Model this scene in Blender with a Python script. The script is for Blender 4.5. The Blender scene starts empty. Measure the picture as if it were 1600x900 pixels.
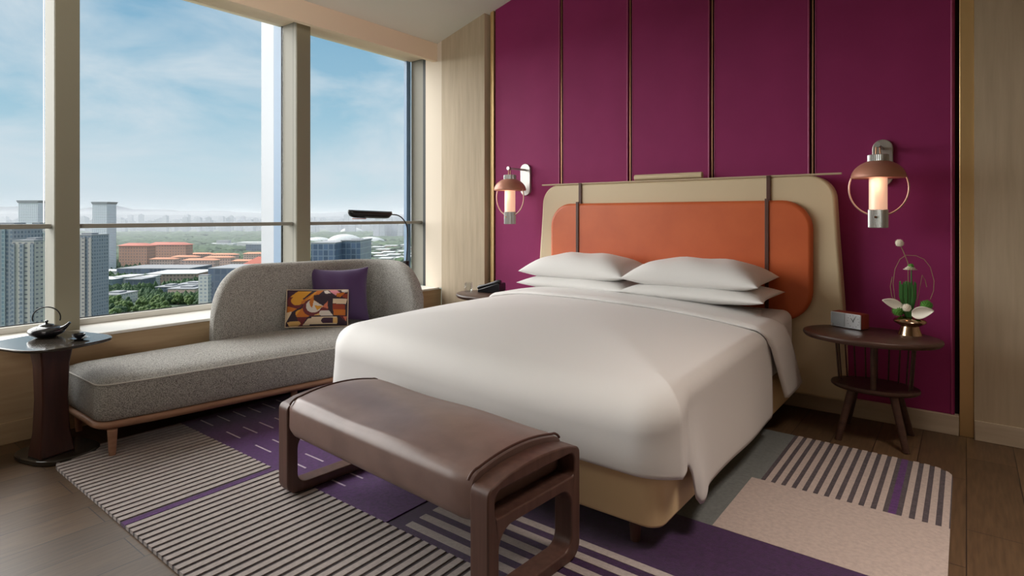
import bpy, bmesh, math, random
from math import sin, cos, pi, radians, sqrt, atan2
from mathutils import Vector, Matrix
random.seed(7)
S = bpy.context.scene
COL = S.collection

# ---------------------------------------------------------------- camera
FPX, CXP, HY, CAMH = 917.0, 800.0, 338.0, 1.35
TH = atan2(710, 917)
cd = bpy.data.cameras.new('camera'); cam = bpy.data.objects.new('camera', cd); COL.objects.link(cam)
cam.location = (0, 0, CAMH); cam.rotation_euler = (pi / 2, 0, TH)
cd.sensor_width = 36; cd.lens = FPX / 1600 * 36; cd.shift_y = -(450 - HY) / 1600
cd.clip_start = 0.05; cd.clip_end = 30000
S.camera = cam

# ---------------------------------------------------------------- colour, exposure
S.view_settings.view_transform = 'Standard'; S.view_settings.look = 'None'
S.view_settings.exposure = 0.13; S.view_settings.gamma = 1; S.view_settings.use_curve_mapping = False

def lin(c):
    return tuple(((v / 255) / 12.92 if v / 255 <= .04045 else ((v / 255 + .055) / 1.055) ** 2.4) for v in c)
def rgba(c): return (*lin(c), 1)

# ---------------------------------------------------------------- sky
W = bpy.data.worlds.new('sky'); S.world = W; W.use_nodes = True
nt = W.node_tree; nt.nodes.clear(); N = nt.nodes.new; L = nt.links.new
wo = N('ShaderNodeOutputWorld'); bg = N('ShaderNodeBackground'); tc = N('ShaderNodeTexCoord')
sx = N('ShaderNodeSeparateXYZ'); L(tc.outputs['Generated'], sx.inputs[0])
rp = N('ShaderNodeValToRGB'); L(sx.outputs['Z'], rp.inputs[0])
el = rp.color_ramp.elements
el[0].position = 0.0; el[0].color = rgba((206, 221, 230))
el[1].position = 1.0; el[1].color = rgba((84, 132, 180))
for p, c in ((.06, (196, 219, 230)), (.16, (158, 197, 218)), (.34, (122, 170, 203)), (.6, (104, 156, 196))):
    e = el.new(p); e.color = rgba(c)
mp = N('ShaderNodeMapping'); mp.inputs['Scale'].default_value = (1.0, 1.0, 3.0); L(tc.outputs['Generated'], mp.inputs[0])
mp.inputs['Rotation'].default_value = (0.12, 0.1, 0.4)
n1 = N('ShaderNodeTexNoise'); n1.inputs['Scale'].default_value = 3.1; n1.inputs['Detail'].default_value = 7
n1.inputs['Roughness'].default_value = .55; n1.inputs['Distortion'].default_value = .5; L(mp.outputs[0], n1.inputs['Vector'])
cr = N('ShaderNodeValToRGB'); L(n1.outputs[0], cr.inputs[0])
cr.color_ramp.elements[0].position = .36; cr.color_ramp.elements[0].color = (0, 0, 0, 1)
cr.color_ramp.elements[1].position = .60; cr.color_ramp.elements[1].color = (.92, .92, .92, 1)
mx = N('ShaderNodeMixRGB'); L(cr.outputs[0], mx.inputs[0]); L(rp.outputs[0], mx.inputs[1]); mx.inputs[2].default_value = rgba((212, 223, 232))
L(mx.outputs[0], bg.inputs[0]); bg.inputs[1].default_value = 0.93; L(bg.outputs[0], wo.inputs[0])

# ---------------------------------------------------------------- sun through thin cloud, added fill lights out of view
def aim(o, d): o.rotation_euler = Vector(d).to_track_quat('-Z', 'Y').to_euler()
sl = bpy.data.lights.new('sun', 'SUN'); sl.energy = 9.0; sl.angle = radians(80); sl.color = (1.0, .965, .93)
so = bpy.data.objects.new('sun', sl); COL.objects.link(so); aim(so, (1.0, .54, -.58))
def area(name, loc, size, power, color, d=(0, 0, -1)):
    l = bpy.data.lights.new(name, 'AREA'); l.shape = 'RECTANGLE'; l.size, l.size_y = size; l.energy = power; l.color = color
    o = bpy.data.objects.new(name, l); COL.objects.link(o); o.location = loc; aim(o, d); return o
area('overhead_fill', (.55, 2.3, 3.70), (.9, .9), 25, (1.0, .87, .77)).data.spread = radians(75)  # unseen fill added overhead to brighten the rug and the bed's right side
area('left_fill', (-.6, -1.3, 2.3), (1.6, .5), 40, (1.0, .95, .89), (-1, .58, .36)).data.spread = radians(95)  # unseen fill added behind the camera to lift beam, ceiling and mullion faces

# ================================================================ helpers
M = {}
def mat(name, col, rough=.6, metal=0.0, spec=.5, noise=None, bump=None, coat=0.0, sheen=0.0, wood=None, srgb=True, emit=None, trans=0.0):
    m = bpy.data.materials.new(name); m.use_nodes = True; t = m.node_tree; b = t.nodes['Principled BSDF']
    c = rgba(col) if srgb else (*col, 1)
    b.inputs['Base Color'].default_value = c; b.inputs['Roughness'].default_value = rough; b.inputs['Metallic'].default_value = metal
    b.inputs['Specular IOR Level'].default_value = spec; b.inputs['Coat Weight'].default_value = coat; b.inputs['Coat Roughness'].default_value = .12
    b.inputs['Sheen Weight'].default_value = sheen; b.inputs['Transmission Weight'].default_value = trans
    co = t.nodes.new('ShaderNodeTexCoord')
    if noise:      # (colour2, scale, (sx,sy,sz), lo, hi)
        c2, sc, st, lo, hi = noise
        mpn = t.nodes.new('ShaderNodeMapping'); mpn.inputs['Scale'].default_value = st; t.links.new(co.outputs['Object'], mpn.inputs[0])
        nz = t.nodes.new('ShaderNodeTexNoise'); nz.inputs['Scale'].default_value = sc; nz.inputs['Detail'].default_value = 5; t.links.new(mpn.outputs[0], nz.inputs['Vector'])
        r = t.nodes.new('ShaderNodeValToRGB'); r.color_ramp.elements[0].position = lo; r.color_ramp.elements[1].position = hi
        r.color_ramp.elements[0].color = c; r.color_ramp.elements[1].color = rgba(c2); t.links.new(nz.outputs[0], r.inputs[0]); t.links.new(r.outputs[0], b.inputs['Base Color'])
    if bump:       # (scale, strength, distance)
        nb = t.nodes.new('ShaderNodeTexNoise'); nb.inputs['Scale'].default_value = bump[0]; nb.inputs['Detail'].default_value = 4; t.links.new(co.outputs['Object'], nb.inputs['Vector'])
        bp = t.nodes.new('ShaderNodeBump'); bp.inputs['Strength'].default_value = bump[1]; bp.inputs['Distance'].default_value = bump[2]
        t.links.new(nb.outputs[0], bp.inputs['Height']); t.links.new(bp.outputs[0], b.inputs['Normal'])
    if emit: b.inputs['Emission Color'].default_value = rgba(emit[0]); b.inputs['Emission Strength'].default_value = emit[1]
    M[name] = m; return m

def finish(bm, name, m, parent=None, smooth=40, off=None, bevel=None, subsurf=0, kind=None):
    """links the bmesh (world coordinates) as ONE mesh object, its origin at its thing's base"""
    bmesh.ops.recalc_face_normals(bm, faces=bm.faces)
    if off is None: off = OFF.get(parent.name, (0, 0, 0)) if parent else (0, 0, 0)
    bm.transform(Matrix.Translation(-Vector(off)))
    me = bpy.data.meshes.new(name); bm.to_mesh(me); bm.free()
    for p in me.polygons: p.use_smooth = True
    if smooth < 180: me.set_sharp_from_angle(angle=radians(smooth))
    o = bpy.data.objects.new(name, me); COL.objects.link(o)
    for mm in (m if isinstance(m, (list, tuple)) else [m]): me.materials.append(M[mm] if isinstance(mm, str) else mm)
    if parent: o.parent = parent; OFF[o.name] = tuple(off)
    else: o.location = off; OFF[o.name] = tuple(off)
    if bevel:
        b = o.modifiers.new('bevel', 'BEVEL'); b.width = bevel[0]; b.segments = bevel[1]; b.limit_method = 'ANGLE'; b.angle_limit = radians(35); b.harden_normals = False
    if subsurf:
        s = o.modifiers.new('sub', 'SUBSURF'); s.levels = s.render_levels = subsurf
    if kind: o['kind'] = kind
    return o
OFF = {}
def tag(o, label, cat, group=None, kind=None):
    o['label'] = label; o['category'] = cat
    if group: o['group'] = group
    if kind: o['kind'] = kind
    return o
def thing(name, label, cat, loc, group=None):
    o = bpy.data.objects.new(name, None); COL.objects.link(o); o.location = loc; o.empty_display_size = .05
    OFF[o.name] = tuple(loc); return tag(o, label, cat, group)
def dup(src, loc, rz=None, label=None, group=None):
    def cp(o, par):
        c = o.copy(); COL.objects.link(c); c.parent = par
        for ch in [x for x in list(bpy.data.objects) if x.parent == o]: cp(ch, c)
        return c
    r = cp(src, None); r.location = loc
    if rz is not None: r.rotation_euler = (0, 0, rz)
    if label: r['label'] = label
    if group: r['group'] = group
    return r
def B(): return bmesh.new()
def box(bm, x0, x1, y0, y1, z0, z1, mi=0):
    v = [bm.verts.new(p) for p in ((x0,y0,z0),(x1,y0,z0),(x1,y1,z0),(x0,y1,z0),(x0,y0,z1),(x1,y0,z1),(x1,y1,z1),(x0,y1,z1))]
    for f in ((0,3,2,1),(4,5,6,7),(0,1,5,4),(1,2,6,5),(2,3,7,6),(3,0,4,7)):
        q = bm.faces.new([v[i] for i in f]); q.material_index = mi
    return v
def prism(bm, poly, a0, a1, ax='z', mi=0):
    def P(u, w, a): return {'z': (u, w, a), 'y': (u, a, w), 'x': (a, u, w)}[ax]
    A = [bm.verts.new(P(u, w, a0)) for u, w in poly]; C = [bm.verts.new(P(u, w, a1)) for u, w in poly]
    n = len(poly); fs = [bm.faces.new(A), bm.faces.new(C)]
    for i in range(n): fs.append(bm.faces.new((A[i], A[(i+1) % n], C[(i+1) % n], C[i])))
    for f in fs: f.material_index = mi
    return A + C
def lathe(bm, prof, c=(0, 0, 0), seg=32, sxy=(1, 1), rib=None):
    rings = []
    for r, z in prof:
        if r < 1e-6: rings.append([bm.verts.new((c[0], c[1], c[2] + z))])
        else:
            rg = []
            for i in range(seg):
                a = 2*pi*i/seg; rr = r * (1 - (rib if rib and i % 2 else 0))
                rg.append(bm.verts.new((c[0] + rr*cos(a)*sxy[0], c[1] + rr*sin(a)*sxy[1], c[2] + z)))
            rings.append(rg)
    for a, b in zip(rings, rings[1:]):
        if len(a) == 1 and len(b) == 1: continue
        for i in range(seg):
            j = (i+1) % seg
            if len(a) == 1: bm.faces.new((a[0], b[j], b[i]))
            elif len(b) == 1: bm.faces.new((a[i], a[j], b[0]))
            else: bm.faces.new((a[i], a[j], b[j], b[i]))
    if len(rings[0]) > 1: bm.faces.new(rings[0])
    if len(rings[-1]) > 1: bm.faces.new(rings[-1])
def tube(bm, pts, r, seg=10, closed=False, cap=True):
    pts = [Vector(p) for p in pts]; n = len(pts); rs = r if isinstance(r, (list, tuple)) else [r]*n
    rings = []; prev = None
    for i, p in enumerate(pts):
        if closed: t = pts[(i+1) % n] - pts[i-1]
        else: t = pts[min(i+1, n-1)] - pts[max(i-1, 0)]
        t.normalize()
        if prev is None: u = t.orthogonal().normalized()
        else:
            u = prev - t*prev.dot(t); u = u.normalized() if u.length > 1e-6 else t.orthogonal().normalized()
        prev = u; w = t.cross(u)
        rings.append([bm.verts.new(p + (u*cos(2*pi*k/seg) + w*sin(2*pi*k/seg))*rs[i]) for k in range(seg)])
    R = list(zip(rings, rings[1:])) + ([(rings[-1], rings[0])] if closed else [])
    for a, b in R:
        best = 0
        if closed and a is rings[-1]:
            best = min(range(seg), key=lambda s: (a[0].co - b[s].co).length)
        for k in range(seg): bm.faces.new((a[k], a[(k+1) % seg], b[(k+1+best) % seg], b[(k+best) % seg]))
    if not closed and cap: bm.faces.new(rings[0]); bm.faces.new(rings[-1])
def loft(bm, rings, cap=True, closed=True):
    V = [[bm.verts.new(p) for p in r] for r in rings]; n = len(V[0])
    for a, b in zip(V, V[1:]):
        for k in range(n if closed else n-1): bm.faces.new((a[k], a[(k+1) % n], b[(k+1) % n], b[k]))
    if cap: bm.faces.new(V[0]); bm.faces.new(V[-1])
    return V
def rrect(x0, x1, y0, y1, r, n=6):
    rs = r if isinstance(r, (list, tuple)) else [r]*4     # order: (x1,y1),(x0,y1),(x0,y0),(x1,y0)
    out = []
    for (cx, cy, a0, q) in ((x1, y1, 0, rs[0]), (x0, y1, 90, rs[1]), (x0, y0, 180, rs[2]), (x1, y0, 270, rs[3])):
        sx_ = -1 if cx == x1 else 1; sy_ = -1 if cy == y1 else 1
        for k in range(n+1):
            a = radians(a0 + 90*k/n); out.append((cx + sx_*q + q*cos(a), cy + sy_*q + q*sin(a)))
    return out
def sm(a, b, x):
    t = min(1, max(0, (x-a)/(b-a))); return t*t*(3-2*t)
def grid_surface(bm, f, nu, nv, wrap=False):
    V = [[bm.verts.new(f(i/nu, j/nv)) for j in range(nv+1)] for i in range(nu+1)]
    for i in range(nu):
        for j in range(nv): bm.faces.new((V[i][j], V[i+1][j], V[i+1][j+1], V[i][j+1]))
    return V

# ================================================================ materials
def woodmat(name, c1, c2, rough=.5, axis='z', scale=3.0, coat=0.0, spec=.4):
    st = {'z': (9, 9, .7), 'y': (9, .7, 9), 'x': (.7, 9, 9)}[axis]
    return mat(name, c1, rough, noise=(c2, scale, st, .3, .72), bump=(60, .06, .002), coat=coat, spec=spec)
woodmat('pale_wood', (194, 176, 151), (178, 160, 135), .62)
woodmat('pale_wood_h', (190, 164, 130), (174, 148, 114), .6, 'y')
woodmat('pale_wood_hx', (200, 184, 162), (184, 167, 144), .6, 'x')
woodmat('dark_wood', (84, 59, 49), (64, 44, 37), .38, 'x', 4)
woodmat('bench_wood', (104, 74, 64), (82, 57, 50), .42, 'z', 4)
woodmat('column_wood', (72, 42, 36), (52, 30, 27), .35, 'z', 4)
woodmat('beech_wood', (178, 136, 110), (160, 118, 93), .5, 'y', 4)
woodmat('walnut_wood', (120, 84, 66), (96, 65, 50), .4, 'x', 4)
mat('purple_panel', (150, 48, 102), .6, spec=.2, noise=((142, 44, 96), 3, (1, 1, 1), .3, .7), bump=(220, .05, .002))
mat('purple_bead', (158, 58, 106), .4)
mat('shadow_gap', (30, 14, 22), .8)
mat('bronze', (150, 112, 88), .32, 1.0)
mat('brass', (232, 200, 146), .42, .9, bump=(30, .03, .002))
mat('ceiling_paint', (226, 225, 214), .9)
mat('beam_paint', (240, 217, 190), .75)
mat('wall_paint', (176, 158, 138), .9)
mat('alu', (144, 141, 131), .6, 0, spec=.3)
mat('alu_dark', (138, 133, 114), .5, .1)
mat('gasket', (24, 27, 28), .6)
mat('fin_white', (150, 153, 160), .5)
mat('fin_blue', (96, 118, 142), .5)
mat('sill_white', (236, 233, 226), .35)
mat('cream_paint', (222, 208, 190), .7)
mat('duvet', (222, 219, 217), .6, spec=.3, sheen=.15, bump=(5, .12, .02))
mat('sheet', (224, 222, 220), .62, spec=.3, sheen=.15, bump=(9, .12, .01))
mat('pillow_cotton', (228, 226, 224), .62, spec=.3, sheen=.15, bump=(8, .18, .012))
mat('cream_leather', (216, 196, 162), .45, bump=(150, .08, .001))
mat('bed_leather', (232, 204, 158), .48, bump=(150, .08, .001))
mat('orange_leather', (210, 104, 56), .42, noise=((196, 92, 48), 3, (1, 1, 1), .3, .7), bump=(150, .1, .001))
mat('strap_leather', (86, 52, 42), .5)
mat('bench_leather', (132, 106, 98), .36, spec=.5, noise=((110, 86, 79), 7, (1, 1, 1), .3, .75), bump=(70, .12, .002))
mat('black_metal', (34, 35, 36), .35, .4)
mat('black_glass', (58, 52, 46), .12, spec=.4)
mat('black_ceramic', (32, 32, 38), .22, coat=.5)
mat('chrome', (186, 182, 178), .38, .75)
mat('nickel', (196, 198, 196), .36, .6)
mat('ring_metal', (206, 172, 160), .35, .7)
mat('piping_cloth', (206, 202, 194), .8)
mat('copper_shade', (192, 134, 112), .42, .2)
mat('purple_velvet', (74, 46, 96), .6, sheen=.4, bump=(40, .08, .004))
mat('red_leather', (140, 56, 40), .5)
mat('silver_panel', (196, 198, 200), .3, .8)
mat('grille', (150, 152, 154), .45, .7, bump=(900, .3, .001))
mat('vase_metal', (196, 168, 140), .14, 1.0)
mat('white_petal', (244, 236, 220), .5)
mat('lime_petal', (198, 210, 120), .5)
mat('leaf', (52, 104, 44), .5)
mat('moss', (84, 142, 54), .8)
mat('leaf_light', (96, 140, 78), .5)
mat('vine', (150, 134, 92), .6)
mat('phone_black', (30, 32, 38), .3)
mat('phone_keys', (120, 126, 134), .4)
mat('lamp_tint', (160, 70, 30), .5)

def tweed():
    m = mat('tweed', (160, 154, 144), .85, sheen=.2); t = m.node_tree; b = t.nodes['Principled BSDF']
    co = t.nodes.new('ShaderNodeTexCoord'); outs = []
    for st, sc in (((1, 1, .28), 450), ((.28, .28, 1.2), 520), ((1, 1, 1), 180)):
        mp_ = t.nodes.new('ShaderNodeMapping'); mp_.inputs['Scale'].default_value = st; t.links.new(co.outputs['Object'], mp_.inputs[0])
        n = t.nodes.new('ShaderNodeTexNoise'); n.inputs['Scale'].default_value = sc; n.inputs['Detail'].default_value = 2; t.links.new(mp_.outputs[0], n.inputs['Vector']); outs.append(n.outputs[0])
    a = t.nodes.new('ShaderNodeMath'); a.operation = 'ADD'; t.links.new(outs[0], a.inputs[0]); t.links.new(outs[1], a.inputs[1])
    a2 = t.nodes.new('ShaderNodeMath'); a2.operation = 'MULTIPLY_ADD'; t.links.new(outs[2], a2.inputs[0]); a2.inputs[1].default_value = .6; t.links.new(a.outputs[0], a2.inputs[2])
    r = t.nodes.new('ShaderNodeValToRGB'); t.links.new(a2.outputs[0], r.inputs[0])
    e = r.color_ramp.elements; e[0].position = .0; e[1].position = 1.0
    mr = t.nodes.new('ShaderNodeMapRange'); mr.inputs[1].default_value = 1.08; mr.inputs[2].default_value = 1.52; t.links.new(a2.outputs[0], mr.inputs[0]); t.links.new(mr.outputs[0], r.inputs[0])
    e[0].color = rgba((94, 90, 86)); e[1].color = rgba((206, 203, 196))
    t.links.new(r.outputs[0], b.inputs['Base Color'])
    bp = t.nodes.new('ShaderNodeBump'); bp.inputs['Strength'].default_value = .5; bp.inputs['Distance'].default_value = .003
    t.links.new(mr.outputs[0], bp.inputs['Height']); t.links.new(bp.outputs[0], b.inputs['Normal'])
tweed()
def rugmat(name, c1, c2, relief=.004):
    m = mat(name, c1, .95, spec=.1, sheen=.3, noise=(c2, 55, (1, 1, 1), .35, .68), bump=(320, .7, relief))
    return m
rugmat('rug_light', (186, 174, 170), (170, 158, 155)); rugmat('rug_dark', (84, 74, 80), (58, 50, 56)); rugmat('rug_purple', (92, 44, 112), (68, 32, 88))
rugmat('rug_deep', (66, 32, 80), (48, 22, 60)); rugmat('rug_teal', (112, 116, 114), (98, 102, 101)); rugmat('rug_grey', (184, 168, 160), (168, 153, 147))
rugmat('rug_groove', (30, 20, 38), (24, 16, 30)); rugmat('rug_dash', (214, 196, 214), (196, 178, 196))

def floormat():
    m = mat('floor_wood', (96, 76, 60), .42, spec=.45); t = m.node_tree; b = t.nodes['Principled BSDF']
    co = t.nodes.new('ShaderNodeTexCoord'); mp_ = t.nodes.new('ShaderNodeMapping'); mp_.inputs['Rotation'].default_value = (0, 0, pi/2)
    t.links.new(co.outputs['Object'], mp_.inputs[0])
    br = t.nodes.new('ShaderNodeTexBrick'); br.inputs['Scale'].default_value = 1; br.inputs['Brick Width'].default_value = .95; br.inputs['Row Height'].default_value = .215
    br.inputs['Mortar Size'].default_value = .0022; br.inputs['Color1'].default_value = rgba((108, 84, 60)); br.inputs['Color2'].default_value = rgba((90, 69, 49)); br.inputs['Mortar'].default_value = rgba((46, 34, 28))
    br.offset = .37; br.inputs['Bias'].default_value = 0; t.links.new(mp_.outputs[0], br.inputs['Vector'])
    m2 = t.nodes.new('ShaderNodeMapping'); m2.inputs['Scale'].default_value = (14, 1.1, 1); t.links.new(co.outputs['Object'], m2.inputs[0])
    nz = t.nodes.new('ShaderNodeTexNoise'); nz.inputs['Scale'].default_value = 5; nz.inputs['Detail'].default_value = 6; t.links.new(m2.outputs[0], nz.inputs['Vector'])
    r = t.nodes.new('ShaderNodeValToRGB'); r.color_ramp.elements[0].position = .3; r.color_ramp.elements[0].color = (.62, .62, .62, 1); r.color_ramp.elements[1].position = .7; t.links.new(nz.outputs[0], r.inputs[0])
    mu = t.nodes.new('ShaderNodeMixRGB'); mu.blend_type = 'MULTIPLY'; mu.inputs[0].default_value = 1; t.links.new(br.outputs[0], mu.inputs[1]); t.links.new(r.outputs[0], mu.inputs[2]); t.links.new(mu.outputs[0], b.inputs['Base Color'])
    bp = t.nodes.new('ShaderNodeBump'); bp.inputs['Strength'].default_value = .25; bp.inputs['Distance'].default_value = .002; bp.invert = True
    t.links.new(br.outputs['Fac'], bp.inputs['Height']); t.links.new(bp.outputs[0], b.inputs['Normal'])
floormat()
def glassmat(name, tint, refl):
    m = bpy.data.materials.new(name); m.use_nodes = True; t = m.node_tree; t.nodes.clear()
    o = t.nodes.new('ShaderNodeOutputMaterial'); tr = t.nodes.new('ShaderNodeBsdfTransparent'); tr.inputs[0].default_value = (*tint, 1)
    g = t.nodes.new('ShaderNodeBsdfGlossy'); g.inputs['Roughness'].default_value = .01; fr = t.nodes.new('ShaderNodeFresnel'); fr.inputs[0].default_value = refl
    mi = t.nodes.new('ShaderNodeMixShader'); t.links.new(fr.outputs[0], mi.inputs[0]); t.links.new(tr.outputs[0], mi.inputs[1]); t.links.new(g.outputs[0], mi.inputs[2]); t.links.new(mi.outputs[0], o.inputs[0])
    M[name] = m
glassmat('window_glass', (.985, .995, .99), 1.10)
glassmat('tumbler_glass', (.93, .94, .94), 1.25)
_t = M['tumbler_glass'].node_tree; _f = [n for n in _t.nodes if n.type == 'FRESNEL'][0]; _l = _t.nodes.new('ShaderNodeLayerWeight'); _l.inputs[0].default_value = .3
_m = _t.nodes.new('ShaderNodeMath'); _m.operation = 'MULTIPLY'; _m.inputs[1].default_value = .6; _t.links.new(_l.outputs['Facing'], _m.inputs[0]); _t.links.new(_m.outputs[0], [n for n in _t.nodes if n.type == 'MIX_SHADER'][0].inputs[0]); _t.nodes.remove(_f)
mat('lamp_glass', (246, 214, 190), .3, emit=((255, 196, 164), .50), spec=.5, coat=.4)
for nm, c, ro in (('cream_metal', (196, 176, 148), .5),): mat(nm, c, ro)

# ================================================================ room shell
WX, WY = -4.5, 4.56          # window parapet, headboard wall
def struct(name, bm, m, **k): return finish(bm, name, m, kind='structure', **k)
b = B(); box(b, -5.3, 2.6, -1.7, 4.9, -.12, 0); struct('floor', b, 'floor_wood')
# raked ceiling next to the beam, flat beyond it
b = B(); prism(b, [(-4.52, 3.20), (-2.6, 3.745), (2.6, 3.745), (2.6, 3.9), (-5.1, 3.9), (-5.1, 3.20)], -1.7, 4.9, 'y'); struct('ceiling', b, 'ceiling_paint')
# window wall below the sill
b = B(); box(b, -4.98, WX, -1.7, 4.56, 0.0, .565); struct('wall_left', b, 'pale_wood_h')
b = B(); box(b, WX+.0005, WX+.008, -1.7, 4.5, 0.0, .128); struct('baseboard_left', b, 'pale_wood_h', bevel=(.002, 2))
b = B(); box(b, -5.0, WX+.012, -1.7, 4.52, .565, .585); struct('trim_1', b, 'sill_white', bevel=(.004, 2))
b = B(); box(b, WX-.06, WX, -1.7, 4.51, 3.015, 3.24); struct('trim_2', b, 'beam_paint', bevel=(.004, 2))
b = B(); box(b, -5.02, WX-.06, -1.7, 4.56, 3.10, 3.25); struct('trim_3', b, 'beam_paint')
# pillar at the end of the window wall
b = B(); box(b, -4.437, -3.834, 4.50, 4.72, 0, 3.5); box(b, -3.834, -3.80, 4.60, 4.72, 0, 3.6); struct('wall_back', b, 'pale_wood')
b = B(); box(b, -4.68, -4.437, 4.50, 4.72, .585, 3.3); struct('trim_4', b, 'cream_paint')
b = B(); box(b, -3.80, -3.757, 4.55, 4.64, 0, 3.6); struct('trim_5', b, 'brass', bevel=(.003, 2))
b = B(); box(b, -3.757, -.0, 4.60, 4.72, 0, 3.9); struct('wall_headboard', b, 'shadow_gap')
b = B(); box(b, -.034, .037, 4.54, 4.66, 0, 3.9); struct('trim_6', b, 'brass', bevel=(.003, 2))
b = B(); box(b, .037, 2.6, 4.52, 4.72, 0, 3.9); struct('wall_right_panel', b, 'pale_wood').name = 'wall_right'
b = B(); box(b, .04, 2.6, 4.508, 4.52, 0, .118); struct('baseboard_right', b, 'pale_wood_hx', bevel=(.002, 2))
b = B(); box(b, -3.757, -.036, 4.530, 4.60, 0, .118); struct('baseboard_back', b, 'pale_wood_hx', bevel=(.002, 2))
b = B(); box(b, 2.6, 2.7, -1.7, 4.9, 0, 3.9); struct('wall_side', b, 'wall_paint')
b = B(); box(b, -5.1, 2.6, -1.8, -1.7, 0, 3.9); struct('wall_front', b, 'wall_paint')
# upholstered wall panels, with beads and bronze inlays between them
seams = [-3.742, -2.955, -2.262, -1.565, -.858, -.057]
for i in range(5):
    a, c = seams[i], seams[i+1]
    x0 = a + (.016 if i else 0); x1 = c - (.016 if i < 4 else 0)
    t = thing('wall_panel', ['purple wall panel at the far left, behind the lantern lamp near the window',
        'purple wall panel second from the left, above the left end of the headboard',
        'purple wall panel above the small rolled cushion on the headboard',
        'purple wall panel fourth from the left, above the right part of the headboard',
        'purple wall panel at the far right, behind the vase and right nightstand'][i], 'wall panel', ((x0+x1)/2, 4.56, .118), 'purple wall panels')
    b = B(); box(b, x0, x1, 4.560, 4.60, .118, 3.76); finish(b, 'panel', 'purple_panel', t, bevel=(.004, 2))
    for xx in ([x1] if i < 4 else [x1-.008]):
        b = B(); tube(b, [(xx-.006, 4.560, .12), (xx-.006, 4.560, 3.76)], .0075, 10); finish(b, 'bead', 'purple_bead', t)
    if i:
        b = B(); tube(b, [(x0+.006, 4.562, .12), (x0+.006, 4.562, 3.76)], .005, 10); finish(b, 'bead', 'purple_bead', t)
for i in range(1, 5):
    b = B(); box(b, seams[i]-.0005, seams[i]+.0105, 4.553, 4.60, .118, 3.76); o = struct('trim_%d' % (6+i), b, 'bronze', bevel=(.002, 2))

# ---------------------------------------------------------------- windows
GX = -4.97
def mullion(n, y0, y1, fin=False):
    b = B(); box(b, -4.80, -4.752, y0, y1, .585, 3.12); box(b, -4.98, -4.805, y0+.006, y1-.006, .585, 3.12)
    o = struct('trim_%d' % n, b, 'alu', bevel=(.003, 2))
    b = B(); box(b, -4.7518, -4.744, y0+.003, y1-.003, .585, 3.12); finish(b, 'mullion_cover', 'alu_dark', o, bevel=(.002, 2))
    b = B(); box(b, -4.806, -4.799, y0+.002, y1-.002, .585, 3.12); finish(b, 'gasket', 'gasket', o)
    if fin:
        b = B(); box(b, -5.14, -4.985, y0+.01, y0+.06, .3, 3.4); finish(b, 'fin_base', 'fin_blue', o)
        b = B(); box(b, -5.36, -5.141, y0+.01, y0+.07, .3, 3.4); finish(b, 'fin', 'fin_white', o)
        b = B(); box(b, -4.99, -4.982, y0-.006, y0+.03, .585, 3.12); finish(b, 'gasket', 'gasket', o)
mullion(11, 1.211, 1.353); mullion(12, 2.976, 3.119, True); mullion(13, -.70, -.56)
b = B(); box(b, -4.98, -4.752, 4.565, 4.72, .585, 3.12); o = struct('trim_14', b, 'alu')
b = B(); box(b, -4.752, -4.68, 4.53, 4.72, .585, 3.12); finish(b, 'gasket', 'gasket', o)
b = B(); box(b, -5.03, -4.985, 4.50, 4.56, .3, 3.4); finish(b, 'fin', 'fin_blue', o)
spans = [(-.555, 1.208), (1.356, 2.973), (3.122, 4.562), (-1.7, -.705)]
for k, (y0, y1) in enumerate(spans):
    w = bpy.data.objects.new('window_%d' % (k+1), None); COL.objects.link(w); w.location = (GX, y0, .585); w['kind'] = 'structure'; OFF[w.name] = (GX, y0, .585)
    b = B(); box(b, GX-.006, GX+.006, y0, y1, .62, 3.12); finish(b, 'glass_pane', 'window_glass', w)
    b = B(); box(b, GX-.02, -4.925, y0, y1, .585, .628); finish(b, 'bottom_frame', 'sill_white', w, bevel=(.003, 2))
    b = B(); box(b, GX+.0065, GX+.012, y0, y1, .6281, .634); finish(b, 'gasket', 'gasket', w)
    b = B(); box(b, -4.90, -4.80, y0, y1, 1.268, 1.298); finish(b, 'guard_rail', 'alu', w, bevel=(.003, 2))

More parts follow.
